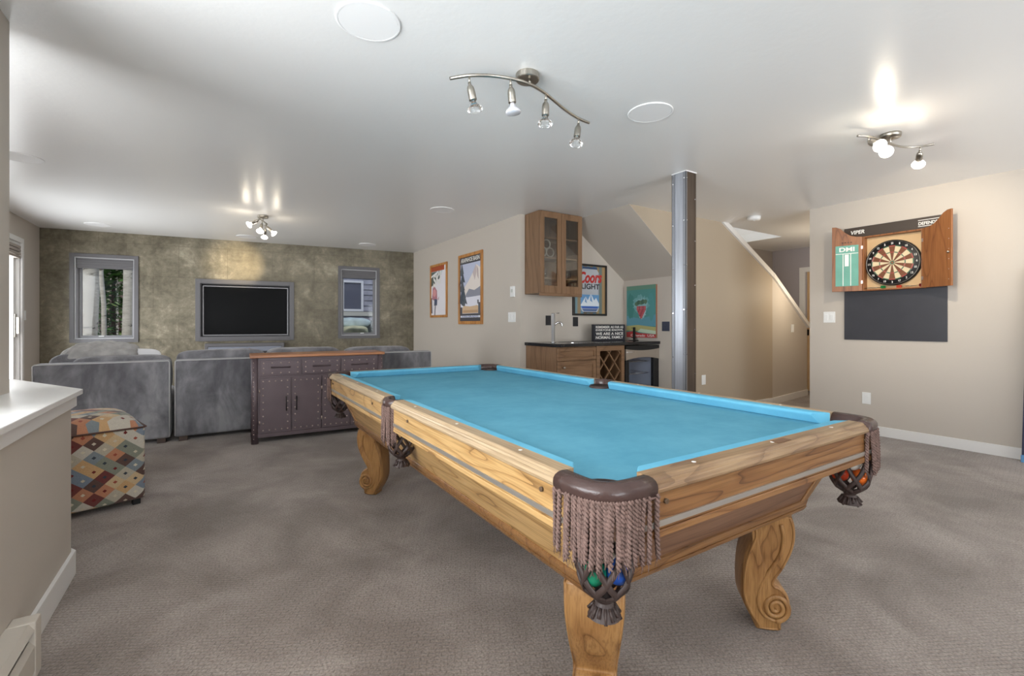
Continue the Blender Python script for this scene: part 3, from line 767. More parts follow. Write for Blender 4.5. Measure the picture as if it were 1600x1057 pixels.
# pockets
def rope(b, p0, p1, r, turns, sway, n=None):
    n = n or int(turns * 7); p0 = Vector(p0); p1 = Vector(p1)
    for ph in (0, PI):
        pts = []; rr = []
        for k in range(n + 1):
            u = k / n; c = p0.lerp(p1, u) + Vector((math.sin(u * 2.6) * sway[0], math.sin(u * 2.6) * sway[1], 0))
            a = ph + u * turns * 2 * PI
            pts.append(c + Vector((math.cos(a) * r, math.sin(a) * r, 0))); rr.append(r * (1.02 if u < .93 else 1.02 - .6 * (u - .93) / .07))
        b.tube(pts, rr, 5)
def pocket_parts(center, path, outer, nrope, length, z0=.782):
    m1 = MB(); pin, pout = path; n = len(pin); vs = []
    XS = [(.10, .756), (.0, .757), (-.05, .764), (-.06, .775), (-.04, .787), (.05, .797), (.2, .8035), (.4, .806), (.65, .804), (.82, .796), (.94, .782), (1.0, .766), (1.0, .75)]
    XS = [(fr, .767 + (z - .757) * .034 / .049 if z > .757 else z) for fr, z in XS[2:]]; XS = [(.12, .752), (.0, .764)] + XS
    for (xi, yi), (xo, yo_) in zip(pin, pout):
        for fr, z in XS: vs.append((xo + (xi - xo) * fr, yo_ + (yi - yo_) * fr, z))
    k_ = len(XS)
    m1.add(vs, [(i * k_ + j, i * k_ + (j + 1) % k_, (i + 1) * k_ + (j + 1) % k_, (i + 1) * k_ + j) for i in range(n - 1) for j in range(k_)], True)
    for q in (0, (n - 1) * k_): m1.f.append([q + j for j in range(k_)]); m1.mi.append(0); m1.sm.append(False)
    f = MB(); rnd = random.Random(nrope)
    for k in range(nrope):
        u = k / (nrope - 1) * (len(outer) - 1); i = min(int(u), len(outer) - 2); fr = u - i
        x = outer[i][0] * (1 - fr) + outer[i + 1][0] * fr; y = outer[i][1] * (1 - fr) + outer[i + 1][1] * fr
        d = Vector((x - center[0], y - center[1], 0)).normalized()
        ln = length * rnd.uniform(.86, 1.08)
        lay = .003 * (k % 2)
        tw = Vector((-d.y, d.x, 0)) * rnd.uniform(-.007, .007)
        rope(f, (x + d.x * lay, y + d.y * lay, .768), Vector((x, y, .768 - ln)) + d * rnd.uniform(.0, .008) + tw, .0033, 7, (rnd.uniform(-.003, .003), rnd.uniform(-.003, .003)), 48)
        for q in range(2):
            f.tube([(x + d.x * .001, y, .768 - ln + .004), (x + rnd.uniform(-.006, .006) + tw.x, y + rnd.uniform(-.006, .006) + tw.y, .768 - ln - .016)], .0007, 4)
    for zz in (.7675, .7605):
        f.tube([(x, y, zz) for x, y in outer], .0032, 6)
    w = MB(); prof = [(.060, .765), (.061, .72), (.062, .66), (.0625, .61), (.058, .575), (.046, .55), (.026, .535), (.017, .528)]
    def pr(u):
        u *= len(prof) - 1; i = min(int(u), len(prof) - 2); fr = u - i
        return (prof[i][0] * (1 - fr) + prof[i + 1][0] * fr, prof[i][1] * (1 - fr) + prof[i + 1][1] * fr)
    for sgn_ in (-1, 1):
        for k in range(7):
            pts = []
            for j in range(33):
                u = j / 32; r, z = pr(u); a = k * 2 * PI / 7 + sgn_ * u * 2.6
                pts.append((center[0] + r * math.cos(a), center[1] + r * math.sin(a), z))
            w.tube(pts, .0080, 6, flat=.4)
    w.lathe([(.064, .770), (.064, .735), (.060, .735), (.060, .770)], (center[0], center[1], 0), 24)
    w.lathe([(.010, .545), (.019, .536), (.021, .528), (.018, .522), (.026, .508), (.037, .490), (.030, .490), (.012, .515)], (center[0], center[1], 0), 22, smooth=False)
    for k in range(14):
        a = k * 2 * PI / 14
        w.tube([(center[0] + .022 * math.cos(a), center[1] + .022 * math.sin(a), .515), (center[0] + .036 * math.cos(a), center[1] + .036 * math.sin(a), .487 + .006 * (k % 3))], .004, 4)
    return m1, f, w
def sup(r, ex=2.9, c=.160, n=18):
    out = []
    for k in range(n + 1):
        a = PI / 2 * k / n
        out.append((c - r * max(0, math.cos(a)) ** (2 / ex), c - r * max(0, math.sin(a)) ** (2 / ex)))
    return out
path = (sup(.099, 9), sup(.157, 3.4))
outer = sup(.155, 3.4)
cpk = None
m1, f, w = pocket_parts((.086, .086), path, outer, 30, .140)
for sx_, sy_, a in ((-1, -1, 0), (1, -1, 90), (1, 1, 180), (-1, 1, 270)):
    if cpk is None:
        cpk = m1.build('pocket', LEATHER, pt, (sx_ * W, sy_ * L, 0), R(a)); f.build('fringe', ROPE, cpk, weld=False); w.build('net', LEATHER2, cpk, weld=False)
    else: copy_tree(cpk, (sx_ * W, sy_ * L, 0), R(a), parent=pt)
pi_ = []; po_ = []; outer = []
for k in range(15):
    a = -PI / 2 + PI * k / 14
    pi_.append((.066 - .040 * math.cos(a), .058 * math.sin(a))); po_.append((.052 - .060 * math.cos(a), .074 * math.sin(a))); outer.append((.052 - .058 * math.cos(a), .072 * math.sin(a)))
m1, f, w = pocket_parts((.074, 0), (pi_, po_), outer[2:-2], 16, .165)
sp_ = m1.build('pocket', LEATHER, pt, (-W, 0, 0), 0); f.build('fringe', ROPE, sp_, weld=False); w.build('net', LEATHER2, sp_, weld=False)
copy_tree(sp_, (W, 0, 0), PI, parent=pt)
def ball(x, y, z, col, label, grp, band=None):
    b = MB().lathe([(.0286 * math.sin(PI * k / 16), -.0286 * math.cos(PI * k / 16)) for k in range(17)], (0, 0, 0), 24)
    if band: pass
    o = b.build('pool_ball', M('ball_' + col[0], C(*col[1]), 0.12), loc=(x, y, z)); tag(o, label, 'ball', grp); return o
nc = (1.324 - W + .086, 2.055 - L + .086); rc = (1.324 + W - .086, 2.055 - L + .086)
g1 = 'balls in the nearest pocket net'; g2 = 'balls in the right-hand corner pocket net'
ball(nc[0] - .029, nc[1] + .004, .590, ('green', (30, 130, 96)), 'green pool ball in the nearest corner pocket net', g1)
ball(nc[0] + .018, nc[1] - .024, .592, ('blue', (52, 96, 190)), 'bright blue pool ball in the nearest corner pocket net', g1)
ball(nc[0] + .018, nc[1] + .034, .585, ('violet', (72, 50, 110)), 'violet pool ball in the nearest corner pocket net', g1)
ball(nc[0] - .006, nc[1] - .006, .640, ('ivory', (226, 216, 190)), 'ivory pool ball in the nearest corner pocket net', g1)
ball(rc[0] + .010, rc[1] - .028, .588, ('orange', (232, 112, 40)), 'orange pool ball at the bottom of the right corner pocket net', g2)
ball(rc[0] - .012, rc[1] + .027, .592, ('red', (200, 70, 40)), 'red-orange pool ball behind the orange one in the right pocket net', g2)
ball(rc[0] - .014, rc[1] - .012, .642, ('white', (236, 232, 222)), 'white pool ball on top in the right corner pocket net', g2)

# ------------------------------------------------------------------ steel column
t = thing('steel_column', 'square steel-clad column standing beyond the pool table', 'column', (3.352, 2.522, 0))
cw, cd = .136, .145
MB().box(.004, .004, 0, cw - .004, cd - .004, CE).build('shaft', [STEEL], t)
MB().box(0.02, .0015, 0, cw - .0, .0045, CE).build('bronze_cladding', BRONZE, t)
for x, y, sx_, sy_ in ((0, 0, 1, 1), (cw, 0, -1, 1), (0, cd, 1, -1), (cw, cd, -1, -1)):
    b = MB(); w_ = .032
    b.box(x, y, 0, x + sx_ * .003, y + sy_ * w_, CE).box(x, y, 0, x + sx_ * w_ * .55, y + sy_ * .003, CE)
    b.build('corner_angle', M('rolled_steel_edge', C(150, 152, 158), 0.4, 0.8) if x == 0 else BRONZE, t)
for z in (.12, .5, .88, 1.26, 1.64, 2.02, 2.38):
    for p, q in (((-.003, .018, z), (.0, .018, z)), ((-.003, cd - .016, z - .03), (0, cd - .016, z - .03)), ((.012, -.003, z), (.012, 0, z)), ((cw - .014, -.003, z - .17), (cw - .014, 0.002, z - .17))):
        MB().tube([p, q], .005, 8).build('screw', CHROME, t)
b = MB().box(-.004, -.004, CE - .006, cw + .004, 0, CE).box(-.004, 0, CE - .006, 0, cd, CE)
b.build('caulk_bead', GRILLE, t)

# ------------------------------------------------------------------ baseboard heater on the half wall
t = thing('baseboard_heater', 'cream metal baseboard heater along the half wall at bottom left', 'heater', (-.553, 1.2, 0))
y0, y1 = -2.2, .918
MB().box(0.0, y0, .02, .006, y1 - .05, .178).build('back_plate', M('heater_cream', C(208, 200, 188), 0.45), t)
HC = bpy.data.materials['heater_cream']
b = MB().prism([(0.0, .178), (0, .184), (.052, .182), (.066, .160), (.064, .158), (.05, .176)], 'y', y0, y1 - .05)
b.build('top_cover', HC, t)
MB().prism([(.058, .025), (.066, .03), (.066, .108), (.054, .128), (.050, .126), (.058, .104)], 'y', y0, y1 - .055).build('front_panel', HC, t)
MB().box(0, y1 - .058, 0, .068, y1, .186).build('end_cap', HC, t, bevel=0.004)
b = MB()
for k in range(100): b.box(.010, y1 - .09 - k * .012, .05, .046, y1 - .089 - k * .012, .13)
b.cyl((.028, y0, .09), (.028, y1 - .06, .09), .008, 8)
b.build('fin_element', DKMET, t)

# ------------------------------------------------------------------ patterned ottoman
def mat_diamond():
    m = bpy.data.materials.new('diamond_tapestry'); t = NT(m)
    tc = t.new('TexCoord'); sp = t.new('SeparateXYZ'); t.link(tc.outputs['Object'], sp.inputs[0])
    x = t.math('MULTIPLY', sp.outputs[0], 1 / .070)
    v = t.math('MULTIPLY', t.math('SUBTRACT', sp.outputs[2], sp.outputs[1]), 1 / .060)
    v = t.math('SUBTRACT', v, -10.37)
    a = t.math('MULTIPLY', t.math('ADD', x, v), .72); b = t.math('MULTIPLY', t.math('SUBTRACT', v, x), .72)
    fa, fb = t.math('FLOOR', a), t.math('FLOOR', b)
    cb = t.new('CombineXYZ'); t.link(fa, cb.inputs[0]); t.link(fb, cb.inputs[1])
    wn = t.new('TexWhiteNoise', noise_dimensions='3D'); t.link(cb.outputs[0], wn.inputs['Vector'])
    pal = [C(112, 62, 58), C(196, 170, 134), C(126, 134, 138), C(182, 126, 96), C(94, 72, 66), C(190, 182, 168), C(130, 132, 118), C(194, 156, 112), C(122, 132, 144), C(176, 166, 148)]
    c = t.ramp(wn.outputs['Value'], [(k / len(pal), p) for k, p in enumerate(pal)], 'CONSTANT')
    cb2 = t.new('CombineXYZ'); t.link(fb, cb2.inputs[0]); t.link(fa, cb2.inputs[1]); cb2.inputs[2].default_value = 3.3
    wn2 = t.new('TexWhiteNoise', noise_dimensions='3D'); t.link(cb2.outputs[0], wn2.inputs['Vector'])
    pal2 = [C(60, 66, 74), C(196, 184, 160), C(150, 76, 60), C(206, 196, 172), C(112, 42, 40)]
    ci = t.ramp(wn2.outputs['Value'], [(k / len(pal2), p) for k, p in enumerate(pal2)], 'CONSTANT')
    ra = t.math('ABSOLUTE', t.math('SUBTRACT', t.math('FRACT', a), .5)); rb = t.math('ABSOLUTE', t.math('SUBTRACT', t.math('FRACT', b), .5))
    inner = t.math('LESS_THAN', t.math('MAXIMUM', ra, rb), .115)
    c = t.mix(inner, c, ci)
    n = t.new('TexNoise', i_Scale=240.0); t.link(tc.outputs['Object'], n.inputs['Vector'])
    sh = t.ramp(n.outputs['Fac'], [(.3, (.85, .85, .85, 1)), (.7, (1.08, 1.08, 1.08, 1))])
    c = t.mix(1.0, c, sh, 'MULTIPLY')
    t.bsdf(c, .9, 0, .2, n.outputs['Fac'], .25, .003, .2); return m
TAP = mat_diamond()
oa = R(17); u = Vector((math.cos(oa), math.sin(oa))); vv = Vector((-math.sin(oa), math.cos(oa)))
fr = Vector((-.378, 3.722)); ow, od = .49, .66
oc = fr - u * ow / 2 + vv * od / 2
t = thing('ottoman', 'square ottoman in multicoloured diamond tapestry behind the half wall', 'ottoman', (oc.x, oc.y, 0), oa)
MB().box(-ow / 2, -od / 2, .035, ow / 2, od / 2, .485).build('body', TAP, t, bevel=0.02, seg=3)
b = MB(); nx = 14
top = []
for j in range(nx + 1):
    for i in range(nx + 1):
        a, c = -1 + 2 * i / nx, -1 + 2 * j / nx
        z = .485 + .088 * (1 - abs(a) ** 3.2) ** .5 * (1 - abs(c) ** 3.2) ** .5 + .0
        top.append((a * ow / 2 * .995, c * od / 2 * .995, z))
b.add(top, [(j * (nx + 1) + i, j * (nx + 1) + i + 1, (j + 1) * (nx + 1) + i + 1, (j + 1) * (nx + 1) + i) for j in range(nx) for i in range(nx)], True)
b.build('seat_cushion', TAP, t)
e = .004
MB().tube([(-ow/2 - e + .01, -od/2 - e, .487), (ow/2 - .01, -od/2 - e, .487), (ow/2 + e, -od/2 + .01, .487), (ow/2 + e, od/2 - .01, .487), (ow/2 - .01, od/2 + e, .487), (-ow/2 + .01, od/2 + e, .487), (-ow/2 - e, od/2 - .01, .487), (-ow/2 - e, -od/2 + .01, .487)], .005, 8, closed=True).build('piping', M('brown_piping', C(86, 58, 50), .7), t)
for x in (-1, 1):
    for y in (-1, 1):
        MB().box(x * (ow/2 - .02) - .04 * (x > 0), y * (od/2 - .02) - .04 * (y > 0), 0, x * (ow/2 - .02) + .04 * (x < 0), y * (od/2 - .02) + .04 * (y < 0), .036).build('foot', BLACK, t, bevel=.004)

# ------------------------------------------------------------------ grey sectional sofa seen from behind
def sofa_module(label, x0, x1, ncush, arm=None, tall=.86, rz=0.0, hgt=.79, mat=VELOUR, seed=1):
    """x0..x1 in the room, back face at y=5.51; local origin at the back left corner"""
    w_ = x1 - x0
    t = thing('sofa_section', label, 'sofa', (x0, 5.51, 0), rz, 'sections of the grey sectional sofa')
    MB().box(.0, 0, .045, w_, .17, hgt).build('backrest', mat, t, bevel=.022, seg=3)
    MB().box(.0, .172, .06, w_, .93, .30).build('base', mat, t, bevel=.02, seg=3)
    a0_, a1_ = 0, w_
    if arm == 'l': a0_ = .2; MB().box(0, .174, .06, .19, .93, .60).build('armrest', mat, t, bevel=.03, seg=3)
    if arm == 'r': a1_ = w_ - .2; MB().box(w_ - .19, .174, .06, w_, .93, .56).build('armrest', mat, t, bevel=.03, seg=3)
    cw_ = (a1_ - a0_) / ncush
    for k in range(ncush):
        cx = a0_ + cw_ * (k + .5)
        MB().squab((cx, .56, .385), (cw_ * .495, .375, .088), .30, seed=seed + k).build('seat_cushion', mat, t)
        MB().squab((cx, .275, (tall + .46) / 2), (cw_ * .50, .115, (tall - .46) / 2), .34, 32, 20, wob=.008, seed=seed + 10 + k).build('back_cushion', mat, t)
    e = .001; zt = hgt - .006; xl_, xr_ = .007, w_ - .007
    MB().tube([(xl_, -e, .06), (xl_, -e, zt - .012), (xl_ + .012, -e, zt), (xr_ - .012, -e, zt), (xr_, -e, zt - .012), (xr_, -e, .06)], .0055, 8).build('piping', PIPING, t)
    for x in (.07, w_ - .07):
        for y in (.05, .85): MB().box(x - .035, y - .035, 0, x + .035, y + .035, .062).build('foot', M('dark_wood_foot', C(74, 58, 50), .5), t, bevel=.004)
    return t
sofa_module('grey velour sofa section at the left end, back turned, pillows piled on it', -1.325, -.372, 1, 'l', .835, seed=3)
sofa_module('grey velour sofa section in the middle, partly hidden by the studded sideboard', -.342, 1.25, 2, None, .872, seed=5)
VEL2 = VELOUR
sofa_module('grey velour sofa section at the right end beside the poster wall', 1.275, 2.30, 1, 'r', .862, hgt=.80, seed=8)
o = MB().squab((0, 0, 0), (.29, .20, .15), .75, 96, 56, wob=.035, seed=4, fold=.13).build('throw_blanket', THROW, loc=(-.93, 6.02, .80)); tag(o, 'crumpled pale grey throw heaped on the left sofa section', 'blanket')
MBp = MB().squab((0, 0, 0), (.24, .055, .17), .42, 32, 20, wob=.01, seed=6, mat=Matrix.Rotation(R(-38), 3, 'X') @ Matrix.Rotation(R(4), 3, 'Y'))
o = MBp.build('pillow', PALE, loc=(-.72, 5.885, .745)); tag(o, 'white pillow leaning beside the throw on the left sofa section', 'pillow')
o = MB().squab((0, 0, 0), (.17, .07, .16), .5, 32, 20, wob=.015, seed=9, mat=Matrix.Rotation(R(-30), 3, 'X')).build('pillow', VELOUR, loc=(-1.13, 5.85, .70)); tag(o, 'small dark grey pillow at the far left of the sofa', 'pillow')

# ------------------------------------------------------------------ studded sideboard
sw, sd_, sh = 1.235, .40, .842
t = thing('sideboard', 'plum brown riveted metal sideboard with wooden top behind the sofa', 'sideboard', (.275, 4.985, 0), R(-2.5))
# local: x 0..sw, front face at y=0, back y=sd_
b = MB().box(.02, .016, .075, sw - .02, sd_ - .01, sh - .028)
b.build('carcass', PURPLE, t, bevel=.003)
for x in (0.03, sw - .03):
    for y in (.03, sd_ - .03):
        b = MB().cyl((x, y, 0), (x, y, sh - .026), .031, 20)
        p = b.build('corner_post', PURPLEDK if y > .1 else PURPLE, t)
        if y < .1:
            s_ = MB()
            for k in range(17):
                for a in ((250,) if x < .1 else (290,)):
                    q = Vector((x + .0305 * math.cos(R(a)), y + .0305 * math.sin(R(a)), .05 + k * .045))
                    s_.squab(q, (.005, .005, .005), 1, 8, 6)
            s_.build('rivets', STUD, p)
def studs(x0, x1, z0, z1, nx_, nz_, y):
    s_ = MB()
    for i in range(nx_):
        for j in range(nz_):
            if 0 < i < nx_ - 1 and 0 < j < nz_ - 1: continue
            s_.squab((x0 + (x1 - x0) * i / (nx_ - 1), y, z0 + (z1 - z0) * j / (nz_ - 1)), (.0072, .0035, .0072), 1, 8, 6)
    return s_
iw0, iw1 = .066, sw - .066
dw = (iw1 - iw0) / 3
for k in range(3):
    x0, x1 = iw0 + k * dw + .006, iw0 + (k + 1) * dw - .006
    b = MB().box(x0, .002, .640, x1, .018, .79); d = b.build('drawer', PURPLE, t, bevel=.003)
    b = MB().box(x0 + .012, -.002, .652, x1 - .012, .003, .778); b.build('raised_panel', PURPLE, d, bevel=.002)
    studs(x0 + .03, x1 - .03, .668, .764, 5, 3, -.002).build('rivets', STUD, d)
    cx = (x0 + x1) / 2
    MB().prism([(-.002, .712), (-.022, .722), (-.024, .728), (-.002, .730)], 'x', cx - .085, cx + .085).build('handle', PURPLE, d, bevel=.002)
dw = (iw1 - iw0) / 4
for k in range(4):
    x0, x1 = iw0 + k * dw + .005, iw0 + (k + 1) * dw - .005
    d = MB().box(x0, .002, .095, x1, .018, .620).build('door', PURPLE, t, bevel=.003)
    studs(x0 + .028, x1 - .028, .125, .590, 5, 8, .0015).build('rivets', STUD, d)
    hx = x1 - .04 if k % 2 == 0 else x0 + .04
    MB().cyl((hx, -.028, .30), (hx, -.028, .44), .005, 10).cyl((hx, -.028, .315), (hx, .004, .315), .004, 8).cyl((hx, -.028, .425), (hx, .004, .425), .004, 8).build('handle', DKMET, d)
    ex = x0 - .003 if k % 2 == 0 else x1 + .003
    for z in (.2, .5): MB().cyl((ex, -.002, z - .018), (ex, -.002, z + .018), .006, 8).build('hinge', STUD, d)
MB().box(.05, .012, .055, sw - .05, .03, .092).build('plinth_rail', PURPLE, t, bevel=.003)
MB().box(-.012, -.014, sh - .028, sw + .012, sd_ + .005, sh).build('top', COPPERW, t, bevel=.007, seg=3)

# ------------------------------------------------------------------ bar nook
def shaker(parent, name, x0, x1, z0, z1, y, mat=CABX, stile=.05, y1=None):
    """framed front; y is the room side face"""
    yb = y + .02
    b = MB().box(x0, y, z0, x0 + stile, yb, z1).box(x1 - stile, y, z0, x1, yb, z1).box(x0 + stile, y, z1 - stile, x1 - stile, yb, z1).box(x0 + stile, y, z0, x1 - stile, yb, z0 + stile)
    d = b.build(name, mat, parent, bevel=.003)
    MB().box(x0 + stile, y + .008, z0 + stile, x1 - stile, yb - .002, z1 - stile).build('panel', mat, d, bevel=.002)
    return d
yF, yB = 3.97, 4.565
t = thing('bar_cabinet', 'brown wooden base cabinet with drawer fronts under the bar tap', 'cabinet', (3.105, yF, 0))
D = yB - yF; w_ = .575
MB().box(0, .022, .09, w_, D, .885).box(0.03, .06, 0, w_, D, .09).build('carcass', CABW, t, bevel=.002)
shaker(t, 'drawer', .008, w_ - .004, .735, .872, 0, CABX, .035)
dr = shaker(t, 'drawer', .008, w_ - .004, .43, .722, 0, CABX, .05)
MB().lathe([(.006, 0), (.006, .016), (.014, .022), (.013, .028), (0, .030)], (w_ * .24 - .05, 0, .66), 16, Matrix.Rotation(R(90), 3, 'X')).build('knob', NICKEL, dr)
shaker(t, 'drawer', .008, w_ - .004, .11, .417, 0, CABX, .05)
t = thing('wine_rack', 'brown wooden cabinet with crossed lattice wine rack under the counter', 'wine rack', (3.685, yF, 0))
w_ = .445
b = MB().box(0, .022, .09, .018, D, .885).box(w_ - .018, .022, .09, w_, D, .885).box(.018, D - .02, .09, w_ - .018, D, .885).box(.018, .022, .09, w_ - .018, D, .11).box(.018, .022, .865, w_ - .018, D, .885).box(0, .06, 0, w_, D, .09)
b.build('carcass', CABW, t, bevel=.002)
b = MB().box(0, 0, .095, .05, .022, .885).box(w_ - .05, 0, .095, w_, .022, .885).box(.05, 0, .825, w_ - .05, .022, .885).box(.05, 0, .095, w_ - .05, .022, .14)
b.build('face_frame', CABX, t, bevel=.002)
b = MB()
x0, x1, z0, z1 = .05, w_ - .05, .14, .825
p = .172
for sgn_ in (-1, 1):
    for k in range(-8, 9):
        # lines z = z0 + sgn*(x-x0)*1.12 + k*p*1.35 clipped to the opening
        m_ = sgn_ * 1.25; c_ = z0 + k * .215 + (0 if sgn_ > 0 else .215 * 2)
        pts = []
        for x in (x0, x1):
            z = c_ + m_ * (x - x0)
            if z0 <= z <= z1: pts.append((x, z))
        for z in (z0, z1):
            x = x0 + (z - c_) / m_
            if x0 < x < x1: pts.append((x, z))
        if len(pts) >= 2:
            (xa, za), (xb, zb_) = pts[0], pts[1]
            d = Vector((xb - xa, 0, zb_ - za)); l = d.length
            if l < .02: continue
            ang = math.atan2(d.z, d.x)
            b.obox(((xa + xb) / 2, .03 + .012 * (sgn_ > 0), (za + zb_) / 2), (l, .02, .013), Matrix.Rotation(-ang, 3, 'Y'))
b.build('lattice', CABX, t)
t = thing('wine_fridge', 'stainless framed glass door wine fridge at the right end of the bar', 'fridge', (4.15, yF, 0))
w_ = .592
FRI = M('fridge_liner', C(214, 220, 230), .5); 
b = MB().box(0, .05, .03, .03, D - .02, .84).box(w_ - .03, .05, .03, w_, D - .02, .84).box(.03, .05, .03, w_ - .03, D - .02, .06).box(.03, .05, .81, w_ - .03, D - .02, .84).box(.03, D - .05, .06, w_ - .03, D - .02, .81)
b.build('cabinet', BLACK, t)
MB().box(.031, D - .055, .061, w_ - .031, D - .051, .809).box(.031, .07, .061, .034, D - .055, .809).box(w_ - .034, .07, .061, w_ - .031, D - .055, .809).build('liner', FRI, t)
for z in (.2, .36, .52, .67):
    b = MB().tube(cr([(.04, .12, z), (.12, .085, z), (w_ / 2, .07, z), (w_ - .12, .085, z), (w_ - .04, .12, z)], 4), .007, 8)
    for k in range(8): b.cyl((.06 + k * .067, .10, z), (.06 + k * .067, D - .07, z), .0025, 6)
    b.build('shelf', CHROME, t)
b = MB().box(0, 0, .03, .06, .045, .72).box(w_ - .10, 0, .03, w_, .045, .72).box(.06, 0, .03, w_ - .10, .045, .09)
dr = b.build('door', BLACK, t, bevel=.004)
n_ = 16; arc_ = [(0, .835)] + [(w_ * k / n_, .745 - .03 * (1 - ((k / n_ - .5) * 2) ** 2) + .012) for k in range(n_ + 1)][::1] + [(w_, .835)]
arc2 = [(w_ * k / n_, .835 - .02 * (1 - ((k / n_ - .5) * 2) ** 2)) for k in range(n_ + 1)]
poly = [(w_ * k / n_, .70 + .030 * (1 - ((k / n_ - .5) * 2) ** 2)) for k in range(n_ + 1)] + arc2[::-1]
MB().prism(poly, 'y', -.004, .04).build('steel_fascia', M('brushed_stainless', C(188, 180, 170), .3, .85), dr)
poly = arc2 + [(w_, .872), (0, .872)]
MB().prism(poly, 'y', -.006, .045).build('top_grip', BLACK, dr)
MB().box(.062, .018, .092, w_ - .102, .024, .718).build('glass', mat_glass('smoked_glass', (.86, .88, .92, 1), .06), dr)
MB().box(.012, -.012, .79, .14, -.004, .806).build('badge', CHROME, dr, bevel=.002)
for x in (.04, w_ - .08): MB().box(x, .1, 0, x + .04, .14, .03).build('foot', BLACK, t)
t = MB().box(3.085, 3.945, .886, 4.85 - .108, 4.568, .922).build('countertop', GRANITE, bevel=.004); tag(t, 'black granite counter running along the bar nook', 'countertop')
t = MB().prism([(3.45, 4.10), (3.80, 4.10), (3.82, 4.12), (3.82, 4.36), (3.80, 4.38), (3.45, 4.38), (3.43, 4.36), (3.43, 4.12)], 'z', .9225, .927).build('bar_sink', CHROME, bevel=.001); tag(t, 'small steel bar sink rim set into the black counter', 'sink')
MB().prism([(3.455, 4.115), (3.80, 4.115), (3.80, 4.365), (3.455, 4.365)], 'z', .927, .9275).build('basin', DKMET, t)
t = thing('bar_faucet', 'tall chrome column tap on the black bar counter', 'faucet', (3.305, 4.30, .922))
MB().lathe([(.03, 0), (.03, .006), (.024, .01), (.024, .335), (.02, .342), (0, .343)], n=28).build('column', CHROME, t)
MB().tube(cr([(.02, -.005, .21), (.06, -.02, .235), (.095, -.035, .225), (.105, -.04, .19)], 5), .011, 12).build('spout', CHROME, t)
MB().tube([(0, 0, .334), (.075, -.02, .345)], .005, 8).build('lever', CHROME, t)
t = thing('box_sign', 'black box sign with white lettering standing on the bar counter', 'sign', (4.27, 4.36, .922), R(2))
MB().box(-.285, 0, 0, .285, .04, .212).build('box', M('black_painted_box', C(44, 44, 52), .6), t, bevel=.002)
SG = (('REMEMBER AS FAR AS', .178, .030), ('EVERYONE KNOWS,', .138, .030), ('WE ARE A NICE', .093, .036), ('NORMAL FAMILY', .045, .036))
for s_, z, h in SG: text('lettering', s_, LETTER, t, .50, h, (0, z), -.0003, bold=.025)
t = thing('wire_rack', 'thin black metal stand on the counter right of the lettered sign', 'stand', (4.63, 4.30, .922))
MB().box(-.03, -.05, 0, .05, .05, .006).build('base', BLACK, t)
MB().box(.01, -.012, .006, .032, .012, .175).build('post', BLACK, t)
MB().cyl((-.03, 0, .04), (.01, 0, .04), .004).cyl((-.03, 0, .165), (.01, 0, .165), .003).build('arm', BLACK, t)
# upper cabinet with glass doors
t = thing('wall_cabinet', 'tall brown wall cabinet with two glass doors above the bar', 'cabinet', (3.09, 4.262, 0))
w_ = .63; z0, z1 = 1.492, 2.436; D2 = .306
b = MB().box(0, .02, z0, .018, D2, z1).box(w_ - .018, .02, z0, w_, D2, z1).box(.018, .02, z0, w_ - .018, D2, z0 + .018).box(.018, .02, z1 - .018, w_ - .018, D2, z1).box(.018, D2 - .012, z0 + .018, w_ - .018, D2, z1 - .018)
b.build('carcass', CABW, t, bevel=.002)
for z in (1.66, 1.90, 2.13): MB().box(.019, .04, z, w_ - .019, D2 - .012, z + .018).build('shelf', CABIN, t)
MB().box(.0, .005, z0 - .03, w_, .02, z0 + .004).build('light_rail', CABX, t, bevel=.003)
for k in range(2):
    x0, x1 = k * w_ / 2 + .002, (k + 1) * w_ / 2 - .002; s_ = .062
    b = MB().box(x0, 0, z0 + .003, x0 + s_, .02, z1 - .003).box(x1 - s_, 0, z0 + .003, x1, .02, z1 - .003).box(x0 + s_, 0, z0 + .003, x1 - s_, .02, z0 + .09).box(x0 + s_, 0, z1 - .075, x1 - s_, .02, z1 - .003)
    d = b.build('door', CABW, t, bevel=.003)
    MB().box(x0 + s_, .008, z0 + .09, x1 - s_, .012, z1 - .075).build('glass', CABPANE, d)
    for z in (z0 + .12, z1 - .12):
        hx = x0 + .012 if k == 0 else x1 - .012
        MB().cyl((hx, .021, z - .02), (hx, .021, z + .02), .005, 8).build('hinge', CHROME, d)
t = thing('ring_trivet', 'pale metal ring ornament behind glass in the left cabinet door', 'ornament', (3.255, 4.36, 1.918))
for i, (x, z) in enumerate(((-.0, .155), (-.052, .062), (.052, .062))):
    MB().tube([(x + .052 * math.cos(a * PI / 12), 0, z + .052 * math.sin(a * PI / 12)) for a in range(24)], .0085, 8, closed=True).build('ring', M('pale_metal', C(206, 200, 190), .3, .6), t)
MB().box(-.05, -.02, 0, .05, .02, .008).build('base', bpy.data.materials['pale_metal'], t)
GL = mat_glass('drinking_glass', (.85, .87, .88, 1), .22)
def tumbler(x, y, z, label, h=.11, r=.034, m=GL):
    o = MB().lathe([(0, 0), (r * .82, 0), (r, h), (r - .003, h), (r * .8 - .003, .006), (0, .006)], n=20).build('drinking_glass', m, loc=(x, y, z)); tag(o, label, 'glass', 'glasses in the wall cabinet'); return o
tumbler(3.20, 4.42, 1.678, 'clear glass at left on the lowest shelf behind the left cabinet door')
tumbler(3.285, 4.44, 1.678, 'second clear glass on the lowest shelf behind the left cabinet door')
tumbler(3.19, 4.42, 1.51, 'clear glass on the cabinet floor behind the left door', .10)
dkm = M('dark_stoneware', C(44, 40, 38), .3)
